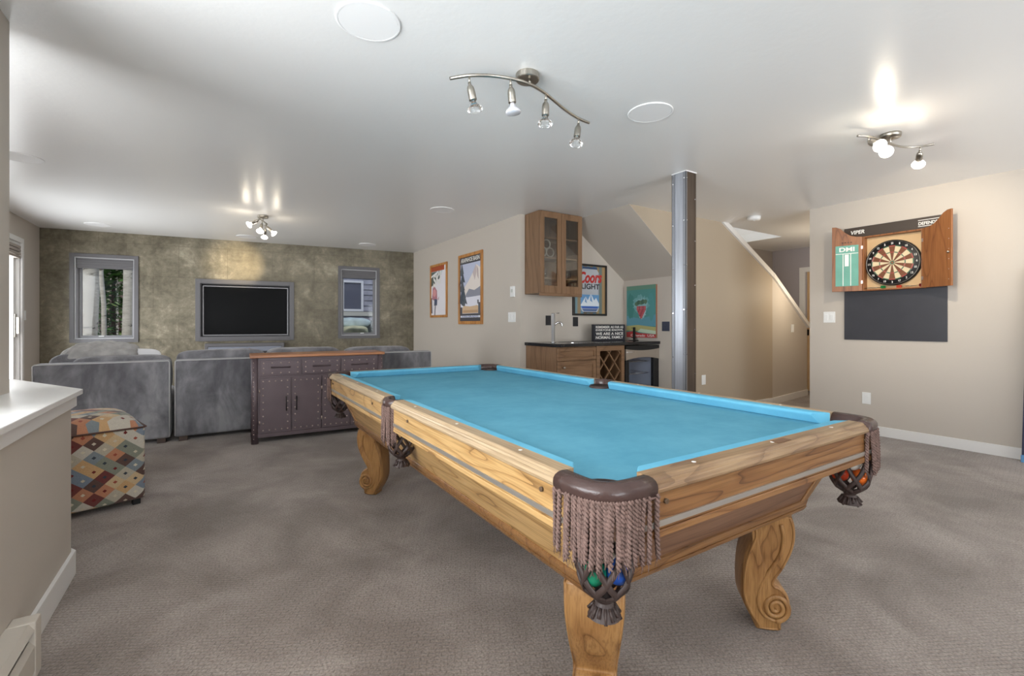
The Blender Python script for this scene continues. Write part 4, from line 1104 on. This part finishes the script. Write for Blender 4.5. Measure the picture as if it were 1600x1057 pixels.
for x, y, z, lb in ((3.50, 4.40, 1.678, 'dark mug at left on the lowest shelf behind the right cabinet door'), (3.60, 4.43, 1.678, 'dark mug at right on the lowest shelf behind the right cabinet door')):
    t = thing('mug', lb, 'mug', (x, y, z), 0, 'dark mugs in the wall cabinet')
    MB().lathe([(0, 0), (.04, 0), (.045, .01), (.045, .12), (.041, .12), (.04, .01), (0, .008)], n=24).build('body', dkm, t)
    MB().tube([(.045 + .028 * math.sin(a * PI / 8), 0, .06 + .036 * math.cos(a * PI / 8)) for a in range(9)], .006, 8).build('handle', dkm, t)
tumbler(3.49, 4.42, 1.51, 'clear glass at left on the cabinet floor behind the right door', .12)
tumbler(3.585, 4.42, 1.51, 'clear glass at right on the cabinet floor behind the right door', .12)

# ------------------------------------------------------------------ pictures
def frame(parent, hw_, z0, z1, wd, mat, dep=.022, inner=None):
    b = MB()
    o_ = [(-hw_, z0), (hw_, z0), (hw_, z1), (-hw_, z1)]; i_ = [(-hw_ + wd, z0 + wd), (hw_ - wd, z0 + wd), (hw_ - wd, z1 - wd), (-hw_ + wd, z1 - wd)]
    for k in range(4):
        j = (k + 1) % 4
        b.prism([o_[k], o_[j], i_[j], i_[k]], 'y', -dep, 0)
    return b.build('frame', mat, parent, bevel=.003, weld=False)
class Art:
    """flat printed picture: polygons in 0..1 coordinates stacked by hair-thin layers"""
    def __init__(s, x0, x1, z0, z1, y): s.b = MB(); s.mats = []; s.q = (x0, x1, z0, z1); s.y = y; s.k = 0
    def poly(s, pts, mat):
        x0, x1, z0, z1 = s.q
        if mat not in s.mats: s.mats.append(mat)
        s.b.m = s.mats.index(mat); yy = s.y - s.k * .00012; s.k += 1
        s.b.face([(x0 + (x1 - x0) * u, yy, z0 + (z1 - z0) * v) for u, v in pts]); return s
    def blob(s, cx, cz, rx, rz, mat, n=14, jag=0, seed=0):
        rnd = random.Random(seed)
        return s.poly([(cx + rx * math.cos(2 * PI * k / n) * (1 - jag * rnd.random()), cz + rz * math.sin(2 * PI * k / n) * (1 - jag * rnd.random())) for k in range(n)], mat)
    def done(s, parent, name='print'):
        me_o = s.b.build(name, s.mats, parent, weld=False)
        for p in me_o.data.polygons:       # faces look out of the wall
            if p.normal.y > 0: p.flip()
        bm = bmesh.new(); bm.from_mesh(me_o.data); bmesh.ops.triangulate(bm, faces=bm.faces); bm.to_mesh(me_o.data); bm.free()
        return me_o
def K(r, g, b):
    nm = 'ink_%d_%d_%d' % (r, g, b)
    return bpy.data.materials.get(nm) or M(nm, C(r, g, b), .45)
RECT = [(0, 0), (1, 0), (1, 1), (0, 1)]
def R4(a, b, c, d): return [(a, b), (c, b), (c, d), (a, d)]
# large ski print
t = thing('framed_poster', 'larger pine framed ski poster with a snowy peak on the pale wall', 'picture', (3.03, 5.84, 1.64), RW)
hw_, hz = .365, .503
frame(t, hw_, -hz, hz, .045, FRAMEW)
MB().box(-hw_ + .04, -.010, -hz + .04, hw_ - .04, -.001, hz - .04).build('backing', K(60, 58, 62), t)
A = Art(-hw_ + .045, hw_ - .045, -hz + .045, hz - .045, -.0104)
A.poly(RECT, K(74, 72, 78)).poly(R4(.03, .115, .97, .895), K(196, 202, 224))
A.poly([(.03, .40), (.2, .52), (.42, .62), (.62, .74), (.78, .86), (.97, .80), (.97, .40)], K(236, 226, 218))
A.poly([(.62, .74), (.78, .86), (.80, .74), (.72, .62)], K(206, 190, 188)).poly([(.8, .84), (.88, .78), (.9, .62), (.83, .68)], K(196, 178, 176))
A.poly([(.3, .42), (.45, .50), (.7, .47), (.97, .52), (.97, .38), (.3, .37)], K(146, 148, 160))
A.poly([(.03, .2), (.03, .40), (.4, .37), (.97, .38), (.97, .2)], K(232, 232, 242))
for k, (x, z, s_) in enumerate(((.10, .80, .10), (.14, .66, .12), (.12, .54, .13), (.17, .42, .14), (.22, .32, .15), (.09, .36, .12))):
    A.poly([(x - s_, z - .06), (x, z + .12), (x + s_, z - .06), (x + s_ * .3, z - .04), (x + s_ * .2, z - .09), (x - s_ * .2, z - .09)], K(70, 80, 92) if k % 2 else K(92, 98, 104))
A.poly([(.12, .12), (.12, .2), (.2, .24), (.5, .225), (.85, .24), (.9, .2), (.9, .12)], K(216, 186, 150)).poly(R4(.16, .13, .86, .17), K(196, 158, 122))
A.poly(R4(.03, .10, .12, .22), K(84, 84, 92)).poly(R4(.88, .10, .97, .28), K(96, 98, 106)).poly(R4(.84, .26, .9, .32), K(96, 98, 106))
A.poly(R4(.03, .055, .97, .085), K(226, 228, 238)); A.done(t)
text('lettering', 'ARAPAHOE BASIN', LETTER, t, .57, .062, (0, hz - .088), -.0135, bold=.02)
text('lettering', 'COLORADO', K(70, 96, 150), t, .5, .020, (0, -hz + .11), -.0135, bold=.02)
# small ski print
t = thing('framed_poster', 'smaller pine framed ski poster with an orange header nearest the mottled wall', 'picture', (3.03, 6.945, 1.68), RW)
hw_, hz = .332, .432
frame(t, hw_, -hz, hz, .038, FRAMEW)
MB().box(-hw_ + .03, -.010, -hz + .03, hw_ - .03, -.001, hz - .03).build('backing', K(60, 58, 62), t)
A = Art(-hw_ + .038, hw_ - .038, -hz + .038, hz - .038, -.0104)
A.poly(RECT, K(236, 232, 236)).poly(R4(0, .905, .88, 1), K(176, 84, 50)).poly([(0, .60), (0, .90), (.75, .90), (.6, .76), (.3, .66)], K(96, 106, 98))
A.poly([(0, .78), (.45, .86), (.5, .905), (.44, .90), (0, .82)], K(236, 238, 240)).poly([(.5, .80), (.62, .89), (.8, .9), (.7, .84)], K(214, 220, 222))
A.poly([(.05, .34), (.1, .56), (.24, .60), (.4, .5), (.42, .33), (.3, .28)], K(188, 130, 140)).blob(.22, .46, .12, .08, K(224, 160, 160), seed=2).blob(.2, .615, .07, .045, K(206, 168, 150))
A.poly([(.2, .2), (.22, .34), (.42, .32), (.40, .2)], K(84, 92, 116)).poly([(.22, 0), (.26, .22), (.32, .22), (.28, 0)], K(120, 112, 120)).poly([(.0, .04), (.0, .36), (.05, .36), (.08, .04)], K(110, 104, 112)).poly([(.45, .33), (.55, .38), (.5, .30)], K(186, 150, 160))
A.done(t)
text('lettering', 'SKI', LETTER, t, .34, .20, (-.05, .19), -.0135, bold=.04, slant=.25, rot=.18)
# beer print
t = thing('framed_poster', 'dark framed beer can print on planks beside the wall cabinet', 'picture', (4.108, 4.57, 1.583))
hw_, hz = .290, .335
frame(t, hw_, -hz, hz, .026, M('dark_frame', C(40, 36, 34), .4), .03)
MB().box(-hw_ + .02, -.012, -hz + .02, hw_ - .02, -.001, hz - .02).build('backing', K(60, 58, 62), t)
A = Art(-hw_ + .026, hw_ - .026, -hz + .026, hz - .026, -.0124)
cols = [(118, 146, 154), (150, 132, 104), (104, 140, 160), (142, 122, 96), (128, 150, 152), (158, 134, 100), (96, 134, 156), (160, 136, 96), (116, 128, 122), (170, 140, 98)]
for k, c in enumerate(cols): A.poly(R4(k / 10, 0, (k + 1) / 10, 1), K(*c))
can = [(.24, .06), (.28, .03), (.72, .03), (.76, .06), (.80, .12), (.80, .86), (.74, .93), (.70, .95), (.30, .95), (.26, .93), (.20, .86), (.20, .12)]
A.poly(can, K(190, 194, 200)).poly(R4(.26, .94, .74, .985), K(60, 84, 120)).poly([(.30, .05), (.70, .05), (.76, .10), (.24, .10)], K(86, 108, 150))
A.poly([(.20, .12), (.80, .12), (.80, .40), (.20, .40)], K(108, 158, 206)).poly([(.2, .18), (.36, .36), (.43, .28), (.53, .42), (.64, .28), (.7, .34), (.8, .22), (.8, .16), (.2, .16)], K(224, 232, 240)).poly([(.36, .36), (.40, .22), (.33, .25)], K(120, 160, 204)).poly([(.53, .42), (.58, .24), (.5, .28)], K(120, 160, 204))
A.poly(R4(.24, .11, .76, .15), K(52, 92, 176)).poly(R4(.28, .015, .72, .035), K(40, 38, 40)).poly(R4(.2, .4, .235, .86), K(222, 224, 228)).poly(R4(.765, .4, .80, .86), K(160, 164, 172))
A.done(t)
text('lettering', 'Coors', K(196, 48, 44), t, .40, .15, (0.01, .165), -.0152, bold=.035, slant=.3, rot=.05)
text('lettering', 'LIGHT', K(34, 34, 40), t, .31, .07, (.01, .045), -.0152, bold=.02)
# grape canvas
t = thing('canvas_print', 'teal unframed canvas of a red grape bunch on the bar end wall', 'picture', (4.744, 4.243, 1.305), RW)
hw_, hz = .248, .343
MB().box(-hw_, -.030, -hz, hw_, -.001, hz).build('stretcher', M('canvas_edge', C(142, 98, 74), .7), t)
A = Art(-hw_, hw_, -hz, hz, -.0305)
A.poly(RECT, K(82, 146, 142)).poly(R4(0, .92, 1, 1), K(104, 146, 126)).poly([(0, .22), (0, .42), (.5, .36), (1, .44), (1, .22)], K(96, 154, 172)).blob(.15, .6, .14, .3, K(66, 134, 128), jag=.3, seed=4).blob(.85, .6, .13, .3, K(84, 150, 150), jag=.3, seed=5)
A.poly([(0, .13), (0, .22), (.4, .24), (1, .20), (1, .08), (.5, .12)], K(182, 178, 118)).poly([(.38, .11), (.5, .17), (1, .13), (1, .07), (.6, .09)], K(196, 214, 190))
A.poly([(0, 0), (0, .10), (.25, .12), (.45, .085), (1, .065), (1, 0)], K(188, 66, 66))
A.blob(.50, .63, .32, .21, K(112, 168, 170), 40, .35, 7).blob(.50, .62, .25, .18, K(142, 186, 190), 44, .45, 8).blob(.55, .47, .14, .13, K(172, 200, 206), 40, .4, 9)
rnd = random.Random(3)
for k in range(5): A.blob(.36 + k * .075, .66 + rnd.uniform(-.03, .06), .085, .055, K(70, 104, 88) if k % 2 else K(92, 122, 96), 9, .4, 20 + k)
for r_, nn in ((.58, 5), (.54, 5), (.50, 4), (.46, 3), (.42, 2), (.385, 1)):
    for k in range(nn): A.blob(.52 + (k - (nn - 1) / 2) * .062, r_, .036, .026, K(190, 92, 96) if (k + nn) % 2 else K(166, 72, 84), 10)
A.done(t)
text('lettering', 'Colorado  USA', LETTER, t, .40, .030, (.03, -hz + .027), -.034, bold=.01)

# ------------------------------------------------------------------ dartboard on the right wall (local x = viewer's right)
t = thing('dart_backboard', 'tall charcoal wall panel behind and below the dartboard cabinet', 'panel', (5.69, 1.866, 0), RW)
MB().box(-.416, -.012, .972, .416, 0, 2.155).build('panel', DARTBD, t, bevel=.002)
MB().box(-.416, -.0135, 2.035, .416, -.012, 2.153).build('warm_lit_strip', DARTHD, t)  # thin strip carrying the painted spotlight tint at the board's top
text('lettering', 'VIPER', LETTER, t, .125, .040, (-.292, 2.102), -.0136, bold=.03, slant=.15)
text('lettering', 'DEFENDER', LETTER, t, .165, .030, (.29, 2.098), -.0136, bold=.03)
b = MB()
for z in (2.126, 2.068): b.box(.205, -.0142, z, .375, -.0136, z + .006)
b.build('lettering', LETTER, t)
t = thing('dartboard_cabinet', 'open wooden dartboard cabinet with two swung-out doors', 'cabinet', (5.678, 1.843, 0), RW)
z0, z1 = 1.478, 2.035; hc = .243; dp = .085
b = MB().box(-hc, -dp, z0, -hc + .014, 0, z1).box(hc - .014, -dp, z0, hc, 0, z1).box(-hc + .014, -dp, z0, hc - .014, 0, z0 + .014).box(-hc + .014, -dp, z1 - .014, hc - .014, 0, z1)
b.build('box', DARTW, t, bevel=.002)
MB().box(-hc + .014, -.008, z0 + .014, hc - .014, 0, z1 - .014).build('lining', DARTIN, t)
def cabdoor(sgn_, hinge, ang):
    """door with a scalloped top, hinged at local x=hinge; its width runs along +x of its own frame"""
    wd = .256
    d = bpy.data.objects.new('door', None)
    prof = [(0, z0), (wd, z0), (wd, 2.160), (wd * .86, 2.158), (wd * .72, 2.138), (wd * .55, 2.090), (wd * .38, 2.055), (wd * .2, 2.040), (0, 2.036)]
    m = MB().prism(prof, 'y', -.009, .009)
    ca, sa = math.cos(ang), math.sin(ang)
    f = lambda p: Vector((hinge + p.x * ca - p.y * sa, -dp + p.x * sa + p.y * ca, p.z))
    o = m.moved(f).build('door', DARTW, t, bevel=.002)
    for z in (z0 + .09, z1 - .11):
        MB().box(-.006, -.012, z - .016, .010, -.009, z + .016).box(-.006, .009, z - .016, .010, .012, z + .016).moved(f).build('hinge', STUD, o)
    return o, f
A_L, A_R = R(180 + 17), R(-25)
ol_, fl = cabdoor(-1, -hc, A_L)
or_, fr_ = cabdoor(1, hc, A_R)
yo = .0092
# green scoring board on the inside of the left door (local +y side faces the room there)
sb = MB().box(.03, yo, z0 + .055, .225, yo + .004, 1.955).moved(fl).build('scoreboard', CHALK, ol_)
b = MB()
for x in (.095, .16): b.box(x - .003, yo + .004, z0 + .058, x + .003, yo + .005, 1.87)
b.box(.032, yo + .004, 1.868, .223, yo + .005, 1.874).box(.112, yo + .004, 1.74, .146, yo + .005, 1.862)
b.moved(fl).build('score_lines', LETTER, sb)
o = text('lettering', 'DMI', LETTER, sb, .13, .045, (.1275, 1.915), 0, .001, .03, flip=False)
for v in o.data.vertices:      # the lettering sits on the door's +y face: turn it over
    p = Vector(v.co); v.co = fl(Vector((.255 - p.x, yo + .005 + abs(p.y), p.z)))
b = MB()
for k in range(4): b.cyl((.09 + k * .025, yo, 1.985), (.09 + k * .025, yo + .02, 1.985), .004, 8)
b.moved(fl).build('dart_holder', DKMET, ol_)
b = MB()
for k in range(6):
    z = z0 + .06 + k * .09; b.cyl((.235, -.0095, z), (.235, -.011, z), .004, 8)
b.moved(fr_).build('pin_hole', STUD, or_)
MB().squab((.235, -.018, 1.78), (.010, .010, .010), 1, 12, 8).moved(fr_).build('knob', NICKEL, or_)
# board
t = thing('dartboard', 'round bristle dartboard hanging inside the open wooden cabinet', 'dartboard', (5.668, 1.848, 1.745), RW)
Rb = .2255
RX = Matrix.Rotation(R(90), 3, 'X')
MB().lathe([(Rb - .004, 0), (Rb, .004), (Rb, .034), (Rb - .003, .038), (0, .038)], n=64, mat=RX).build('backing', BLACK, t)
dm = [K(26, 25, 26), K(226, 208, 170), K(186, 60, 52), K(44, 110, 74), K(120, 70, 40)]
b = MB(); y = -.0386
def seg(r0, r1, a0_, a1_, m):
    b.m = m; n_ = 3
    ps = [(r0, a0_ + (a1_ - a0_) * k / n_) for k in range(n_ + 1)] + [(r1, a1_ - (a1_ - a0_) * k / n_) for k in range(n_ + 1)]
    b.face([(r * math.cos(a), y, r * math.sin(a)) for r, a in ps])
for k in range(20):
    a0_ = PI / 2 + (k - .5) * PI / 10; a1_ = a0_ + PI / 10; dk = (k % 2 == 0)
    seg(.016, .099, a0_, a1_, 4 if dk else 1); seg(.107, .162, a0_, a1_, 4 if dk else 1)
    seg(.099, .107, a0_, a1_, 2 if dk else 3); seg(.162, .170, a0_, a1_, 2 if dk else 3); seg(.0065, .016, a0_, a1_, 3); seg(.0005, .0065, a0_, a1_, 2)
fc = b.build('segments', dm, t, weld=False)
for p in fc.data.polygons:
    if p.normal.y > 0: p.flip()
b = MB()
for r in (.016, .099, .107, .162, .170): b.tube([(r * math.cos(a * PI / 24), y - .0008, r * math.sin(a * PI / 24)) for a in range(48)], .0008, 5, closed=True)
for k in range(20):
    a = PI / 2 + (k - .5) * PI / 10; b.cyl((.016 * math.cos(a), y - .0008, .016 * math.sin(a)), (.172 * math.cos(a), y - .0008, .172 * math.sin(a)), .0008, 5)
b.build('wires', NICKEL, t)
b = MB().tube([(.214 * math.cos(a * PI / 32), y - .002, .214 * math.sin(a * PI / 32)) for a in range(64)], .0022, 6, closed=True)
b.build('number_ring', NICKEL, t)
for k, num in enumerate((20, 5, 12, 9, 14, 11, 8, 16, 7, 19, 3, 17, 2, 15, 10, 6, 13, 4, 18, 1)):
    a = PI / 2 + k * PI / 10
    s_ = str(num); text('number', s_, LETTER, t, .011 * (.8 if s_ == '1' else 1) * (1.7 if len(s_) == 2 else 1), .021, (.192 * math.cos(a), .192 * math.sin(a)), y, .0008, .02)
def dart(loc, ang, col, label, tilt=0.0):
    t = thing('dart', label, 'dart', loc, RW, 'darts lying in the dartboard cabinet')
    q = Vector((math.cos(ang), 0, math.sin(ang)))
    def P(s): return tuple(q * s)
    MB().tube([P(-.075), P(-.045)], .0012, 6).build('point', CHROME, t)
    MB().tube([P(-.045), P(-.04), P(0), P(.004)], [.002, .0036, .0036, .002], 8).build('barrel', NICKEL, t)
    MB().tube([P(.004), P(.035)], .002, 6).build('shaft', BLACK, t)
    b = MB(); m_ = Matrix.Rotation(-ang, 3, 'Y')
    for r_ in (0, PI / 2):
        mm = m_ @ Matrix.Rotation(r_ + .7, 3, 'X')
        b.prism([(.025, 0), (.036, .018), (.066, .018), (.072, 0), (.066, -.018), (.036, -.018)], 'z', -.0004, .0004)
        nn = 12; vs = b.v[-nn:]; b.v[-nn:] = [tuple(mm @ Vector(p)) for p in vs]
    b.build('flight', K(*col), t)
zd = z0 + .014
dart((5.625, 1.97, zd + .0137), 0.03, (38, 130, 70), 'green flighted dart lying at the bottom of the cabinet')
dart((5.615, 2.05, zd + .0137), PI, (150, 40, 34), 'dark red dart at the left end of the cabinet floor')
dart((5.620, 1.74, zd + .0137), PI, (196, 74, 50), 'orange-red dart right of the green one on the cabinet floor')
dart((5.632, 1.67, zd + .0137), 0.05, (120, 26, 28), 'dark red dart at the right end of the cabinet floor')

# ------------------------------------------------------------------ leaning navy board at the right edge
t = thing('leaning_board', 'navy board with a light blue foot leaning at the right edge', 'board', (5.60, .968, 0), RW)
b = MB().prism([(0, .055), (.20, .055), (.17, 1.6), (-.035 + .03, 1.6)], 'y', -.02, .0)
b.moved(lambda p: Vector((p.x + .016 * p.z, p.y + .055 * p.z, p.z))).build('board', M('navy_laminate', C(52, 54, 84), .4), t, bevel=.004)
MB().box(-.002, -.028, 0, .205, .008, .06).build('foot', M('light_blue_rubber', C(104, 160, 212), .5), t, bevel=.005)

# ------------------------------------------------------------------ outdoors
GRASS = M('dry_grass', C(150, 138, 112), .95, noise=.3, nscale=3, bstr=.5, bscale=30)
g = MB()
N = 30
def gz(x, y): return .25 + max(0, (y - 9.5)) * .05 + .12 * math.sin(x * 1.3) * math.cos(y * .9) + max(0, y - 22) * .16
vs = []
for j in range(N + 1):
    for i in range(N + 1):
        x = -22 + 50 * i / N; y = 8.95 + 36 * (j / N) ** 1.5
        vs.append((x, y, gz(x, y)))
g.add(vs, [(j * (N + 1) + i, j * (N + 1) + i + 1, (j + 1) * (N + 1) + i + 1, (j + 1) * (N + 1) + i) for j in range(N) for i in range(N)], True)
struct(g.build('ground', GRASS)); tag(bpy.data.objects['ground'], 'sloping dry ground outside the windows')
def mat_aspen():
    m = bpy.data.materials.new('aspen_bark'); t = NT(m)
    v = t.coord(scale=(2.2, 2.2, 7)); n = t.new('TexNoise', i_Scale=2.4, i_Detail=6.0, i_Roughness=.7, i_Distortion=.5); t.link(v, n.inputs['Vector'])
    n2 = t.new('TexNoise', i_Scale=1.6, i_Detail=3.0); t.link(t.coord(loc=(3, 1, 2)), n2.inputs['Vector'])
    c = t.ramp(n.outputs['Fac'], [(.33, C(58, 52, 48)), (.40, C(196, 188, 172)), (.7, C(226, 220, 206))])
    c2 = t.ramp(n2.outputs['Fac'], [(.60, (1, 1, 1, 1)), (.70, C(206, 150, 104))])
    c = t.mix(.7, c, c2, 'MULTIPLY')
    t.bsdf(c, .8, 0, .2, n.outputs['Fac'], .4, .02); return m
ASPEN = mat_aspen(); TWIG = M('grey_twigs', C(128, 116, 110), .9)
def aspen(x, y, r, lean, h, label):
    t = thing('aspen_tree', label, 'tree', (x, y, gz(x, y) - .1), 0, 'aspens outside the left window')
    pts = [(lean * k / 8 * h + .02 * math.sin(k * 2.1 + x), .02 * math.cos(k * 1.7), h * k / 8) for k in range(9)]
    MB().tube(pts, [r * (1 - .05 * k) for k in range(9)], 18).build('trunk', ASPEN, t)
    rnd = random.Random(int(x * 100)); b = MB()
    for k in range(16):
        z = h * rnd.uniform(.35, .98); a = rnd.uniform(0, 2 * PI); l = rnd.uniform(.4, .9)
        p = Vector((lean * z, 0, z)); q = p + Vector((math.cos(a) * l, math.sin(a) * l, l * .6))
        b.tube([p, p.lerp(q, .5) + Vector((0, 0, .04)), q], [.018, .011, .004], 5)
    b.build('branches', TWIG, t)
aspen(-1.945, 11.0, .130, .035, 5.5, 'broad pale aspen trunk at the left of the left window')
aspen(-1.40, 11.0, .098, .03, 5.5, 'pale aspen trunk at the right of the left window')
aspen(-1.90, 12.3, .045, -.02, 5.0, 'thin grey aspen trunk just right of the broad one')
aspen(-2.5, 13.2, .07, .02, 5.2, 'slim aspen further back behind the broad trunk')
LEAF = M('spruce_needles', C(92, 132, 66), .8, noise=.45, nscale=6)
LEAF2 = M('pale_needles', C(146, 172, 104), .8, noise=.4, nscale=6)
def spruce(x, y, h, rad, seed, label):
    rnd = random.Random(seed); t = thing('spruce_tree', label, 'tree', (x, y, gz(x, y) - .1), 0, 'evergreens behind the aspens')
    MB().tube([(0, 0, 0), (0, 0, h)], [.05, .01], 10).build('trunk', M('spruce_bark', C(92, 74, 60), .9), t)
    b = MB()
    for k in range(4200):
        u = rnd.random() ** .8; z = .25 + (h - .25) * u; rr = rad * (1 - u) * (.35 + .65 * rnd.random()) + .03; a = rnd.uniform(0, 2 * PI)
        b.m = rnd.random() < .35
        p = Vector((rr * math.cos(a), rr * math.sin(a), z - rr * .25))
        d = Vector((math.cos(a), math.sin(a), rnd.uniform(-.3, .3))).normalized(); s_ = Vector((-d.y, d.x, rnd.uniform(-.8, .8))).normalized()
        l = rnd.uniform(.13, .28); w_ = l * .32
        b.face([p - d * l * .5, p + s_ * w_, p + d * l * .6, p - s_ * w_])
    o = b.build('foliage', [LEAF, LEAF2], t, weld=False)
spruce(-1.95, 13.6, 4.2, 1.05, 1, 'green spruce between the two aspen trunks')
spruce(-3.6, 17, 6.5, 1.5, 2, 'taller spruce further back on the left')
# brushwood in front of the hill
b = MB(); rnd = random.Random(5)
for k in range(420):
    x = rnd.uniform(-4.5, 1.0); y = rnd.uniform(14.5, 18); z = gz(x, y); h = rnd.uniform(.5, 2.2)
    b.tube([(x, y, z), (x + rnd.uniform(-.2, .2), y, z + h * .6), (x + rnd.uniform(-.4, .4), y, z + h)], [.02, .013, .004], 4)
o = b.build('brushwood', M('reddish_brush', C(146, 118, 108), .9)); o['kind'] = 'stuff'; tag(o, 'reddish leafless brush behind the aspens', 'bush')
# neighbouring house seen through the right window
hy = 11.4
t = thing('neighbour_house', 'grey shingled house with a white framed window outside the right window', 'house', (0, hy, 0))
b = MB(); z = 1.22
SID = M('grey_shingle', C(150, 152, 166), .8, noise=.15, nscale=9)
for k in range(24):
    zz = 1.2 + k * .13
    b.prism([(0, zz), (-.028, zz), (-.006, zz + .135), (0, zz + .135)], 'x', .6, 6.5)
b.box(.6, 0, .2, 6.5, .2, 4.4)
b.build('siding', SID, t)
b = MB(); x0, x1, z0, z1 = 2.535, 2.935, 1.50, 2.13; f = .05
b.box(x0 - f, -.06, z0 - f, x0, -.0, z1 + f).box(x1, -.06, z0 - f, x1 + f, 0, z1 + f).box(x0, -.06, z1, x1, 0, z1 + f).box(x0, -.06, z0 - f, x1, 0, z0)
wf = b.build('window', M('white_house_trim', C(226, 228, 234), .5), t)
MB().box(x0, -.035, z0, x1, -.03, z1).build('pane', M('dark_house_glass', C(96, 100, 116), .12), wf)
MB().box(.6, -.05, 1.34, 6.5, 0, 1.44).build('sill_board', M('pale_sill', C(190, 190, 184), .7), t)
STONE = M('lichen_rock', C(190, 190, 160), .9, noise=.3, nscale=5, bstr=.6, bscale=12)
STONE2 = M('pale_blue_rock', C(186, 204, 206), .9, noise=.2, nscale=5, bstr=.6, bscale=12)
for x, y, z, s_, m, lb in ((2.66, 10.85, 1.17, (.34, .24, .12), STONE2, 'pale blue-grey boulder below the neighbouring window'), (2.56, 10.5, 1.00, (.28, .22, .11), STONE, 'yellowish boulder in front of the pale one'), (3.05, 11.05, 1.02, (.26, .2, .2), M('dark_rock', C(120, 126, 124), .9, noise=.3, nscale=5), 'dark boulder right of the pale one outside')):
    b = MB().squab((0, 0, 0), s_, .75, 24, 16, wob=.05, seed=int(x * 50)); b.box(-s_[0] * .5, -s_[1] * .4, -z, s_[0] * .5, s_[1] * .4, -s_[2] * .5) if False else None
    o = b.build('boulder', m, loc=(x, y, z)); tag(o, lb, 'rock', 'boulders outside the right window')
# rock bank that carries the boulders
b = MB(); vs = []
for j in range(7):
    for i in range(13):
        x = 1.6 + 2.6 * i / 12; y = 10.0 + 1.38 * j / 6
        vs.append((x, y, .58 + .45 * (j / 6) + .05 * math.sin(i * 1.9 + j)))
b.add(vs, [(j * 13 + i, j * 13 + i + 1, (j + 1) * 13 + i + 1, (j + 1) * 13 + i) for j in range(6) for i in range(12)])
b.prism([(1.6, 10.0), (4.2, 10.0), (4.2, 11.38), (1.6, 11.38)], 'z', .1, .36)
struct(b.build('rock_bank', STONE)); tag(bpy.data.objects['rock_bank'], 'stony bank under the boulders')

# ------------------------------------------------------------------ light
wd = bpy.data.worlds.new('sky'); sc.world = wd; wd.use_nodes = True
wt = wd.node_tree; wt.nodes.clear()
wo = wt.nodes.new('ShaderNodeOutputWorld'); bg = wt.nodes.new('ShaderNodeBackground')
tc = wt.nodes.new('ShaderNodeTexCoord'); sx_ = wt.nodes.new('ShaderNodeSeparateXYZ'); rp = wt.nodes.new('ShaderNodeValToRGB')
e = rp.color_ramp.elements; e[0].position = .0; e[0].color = (.80, .86, .95, 1); e[1].position = .6; e[1].color = (.42, .60, .95, 1)
wt.links.new(tc.outputs['Generated'], sx_.inputs[0]); wt.links.new(sx_.outputs['Z'], rp.inputs['Fac']); wt.links.new(rp.outputs['Color'], bg.inputs['Color'])
bg.inputs['Strength'].default_value = .6; wt.links.new(bg.outputs[0], wo.inputs['Surface'])
def light(name, typ, loc, energy, col=(1, 1, 1), direction=None, **kw):
    l = bpy.data.lights.new(name, typ); l.energy = energy; l.color = col
    for k, v in kw.items(): setattr(l, k, v)
    o = bpy.data.objects.new(name, l); COL.objects.link(o); o.location = loc
    if direction is not None: o.rotation_euler = Vector(direction).to_track_quat('-Z', 'Y').to_euler()
    return o
light('sun', 'SUN', (0, 0, 10), 1.3, (1, .95, .86), (.30, .62, -.72), angle=R(1))
DAY = (.93, .97, 1.0)
light('daylight_left_window', 'AREA', (-2.30, .85, 1.30), 250, DAY, (1, .15, .34), shape='RECTANGLE', size=3.4, size_y=1.8)
light('back_fill_left', 'AREA', (.26, -3.75, 1.2), 75, DAY, (0, 1, .6), spread=R(130), shape='RECTANGLE', size=2.6, size_y=1.9)  # added upward fill behind the camera, brightens the ceiling
light('back_fill_right', 'AREA', (3.91, -3.75, 1.2), 95, DAY, (0.25, 1, .7), spread=R(95), shape='RECTANGLE', size=2.5, size_y=1.9)  # added fill, tilted up and narrowed to brighten the right-hand ceiling
light('daylight_glazed_door', 'AREA', (-2.35, 7.13, 1.15), 105, DAY, (1, -.2, -.05), shape='RECTANGLE', size=1.6, size_y=2.0)
light('daylight_stairwell', 'AREA', (6.0, 4.08, CE + 2.1), 22, DAY, (0, 0, -1), shape='RECTANGLE', size=1.8, size_y=.7)
WARM = (1.0, .86, .66)
light('spot_over_screen', 'SPOT', lit3[3], 150, (1, .80, .50), Vector(on_feature(2.27, 2.07)) - Vector(lit3[3]), spot_size=R(30), spot_blend=1.0, shadow_soft_size=.03)
for p, en in ((lit3[0], 1), (lit3[1], 1), (lit3[2], 1), (lit2[0], 1.5), (lit2[1], 1.5)):
    light('bulb_glow', 'POINT', tuple(Vector(p) + Vector((0, 0, -.02))), en, WARM, shadow_soft_size=.03)
light('spot_on_dartboard', 'SPOT', lit2[2], 40, WARM, Vector((5.69, 1.6, 1.75)) - Vector(lit2[2]), spot_size=R(80), spot_blend=.8, shadow_soft_size=.03)
light('hall_fill', 'POINT', (7.0, 3.05, 1.6), 15, WARM, shadow_soft_size=.08)  # added point light without a fixture, brightens the hall

# ------------------------------------------------------------------ camera
cam = bpy.data.cameras.new('camera'); co = bpy.data.objects.new('camera', cam); COL.objects.link(co)
co.location = (0, 0, 1.132); co.rotation_euler = (R(90), 0, R(-32.5))
cam.sensor_width = 36; cam.lens = 725 / 1600 * 36; cam.shift_y = -21.0 / 1600; cam.clip_start = .02; cam.clip_end = 200
sc.camera = co
sc.view_settings.view_transform = 'Standard'; sc.view_settings.look = 'None'
sc.view_settings.gamma = 1; sc.view_settings.use_curve_mapping = False
sc.view_settings.exposure = 0.14
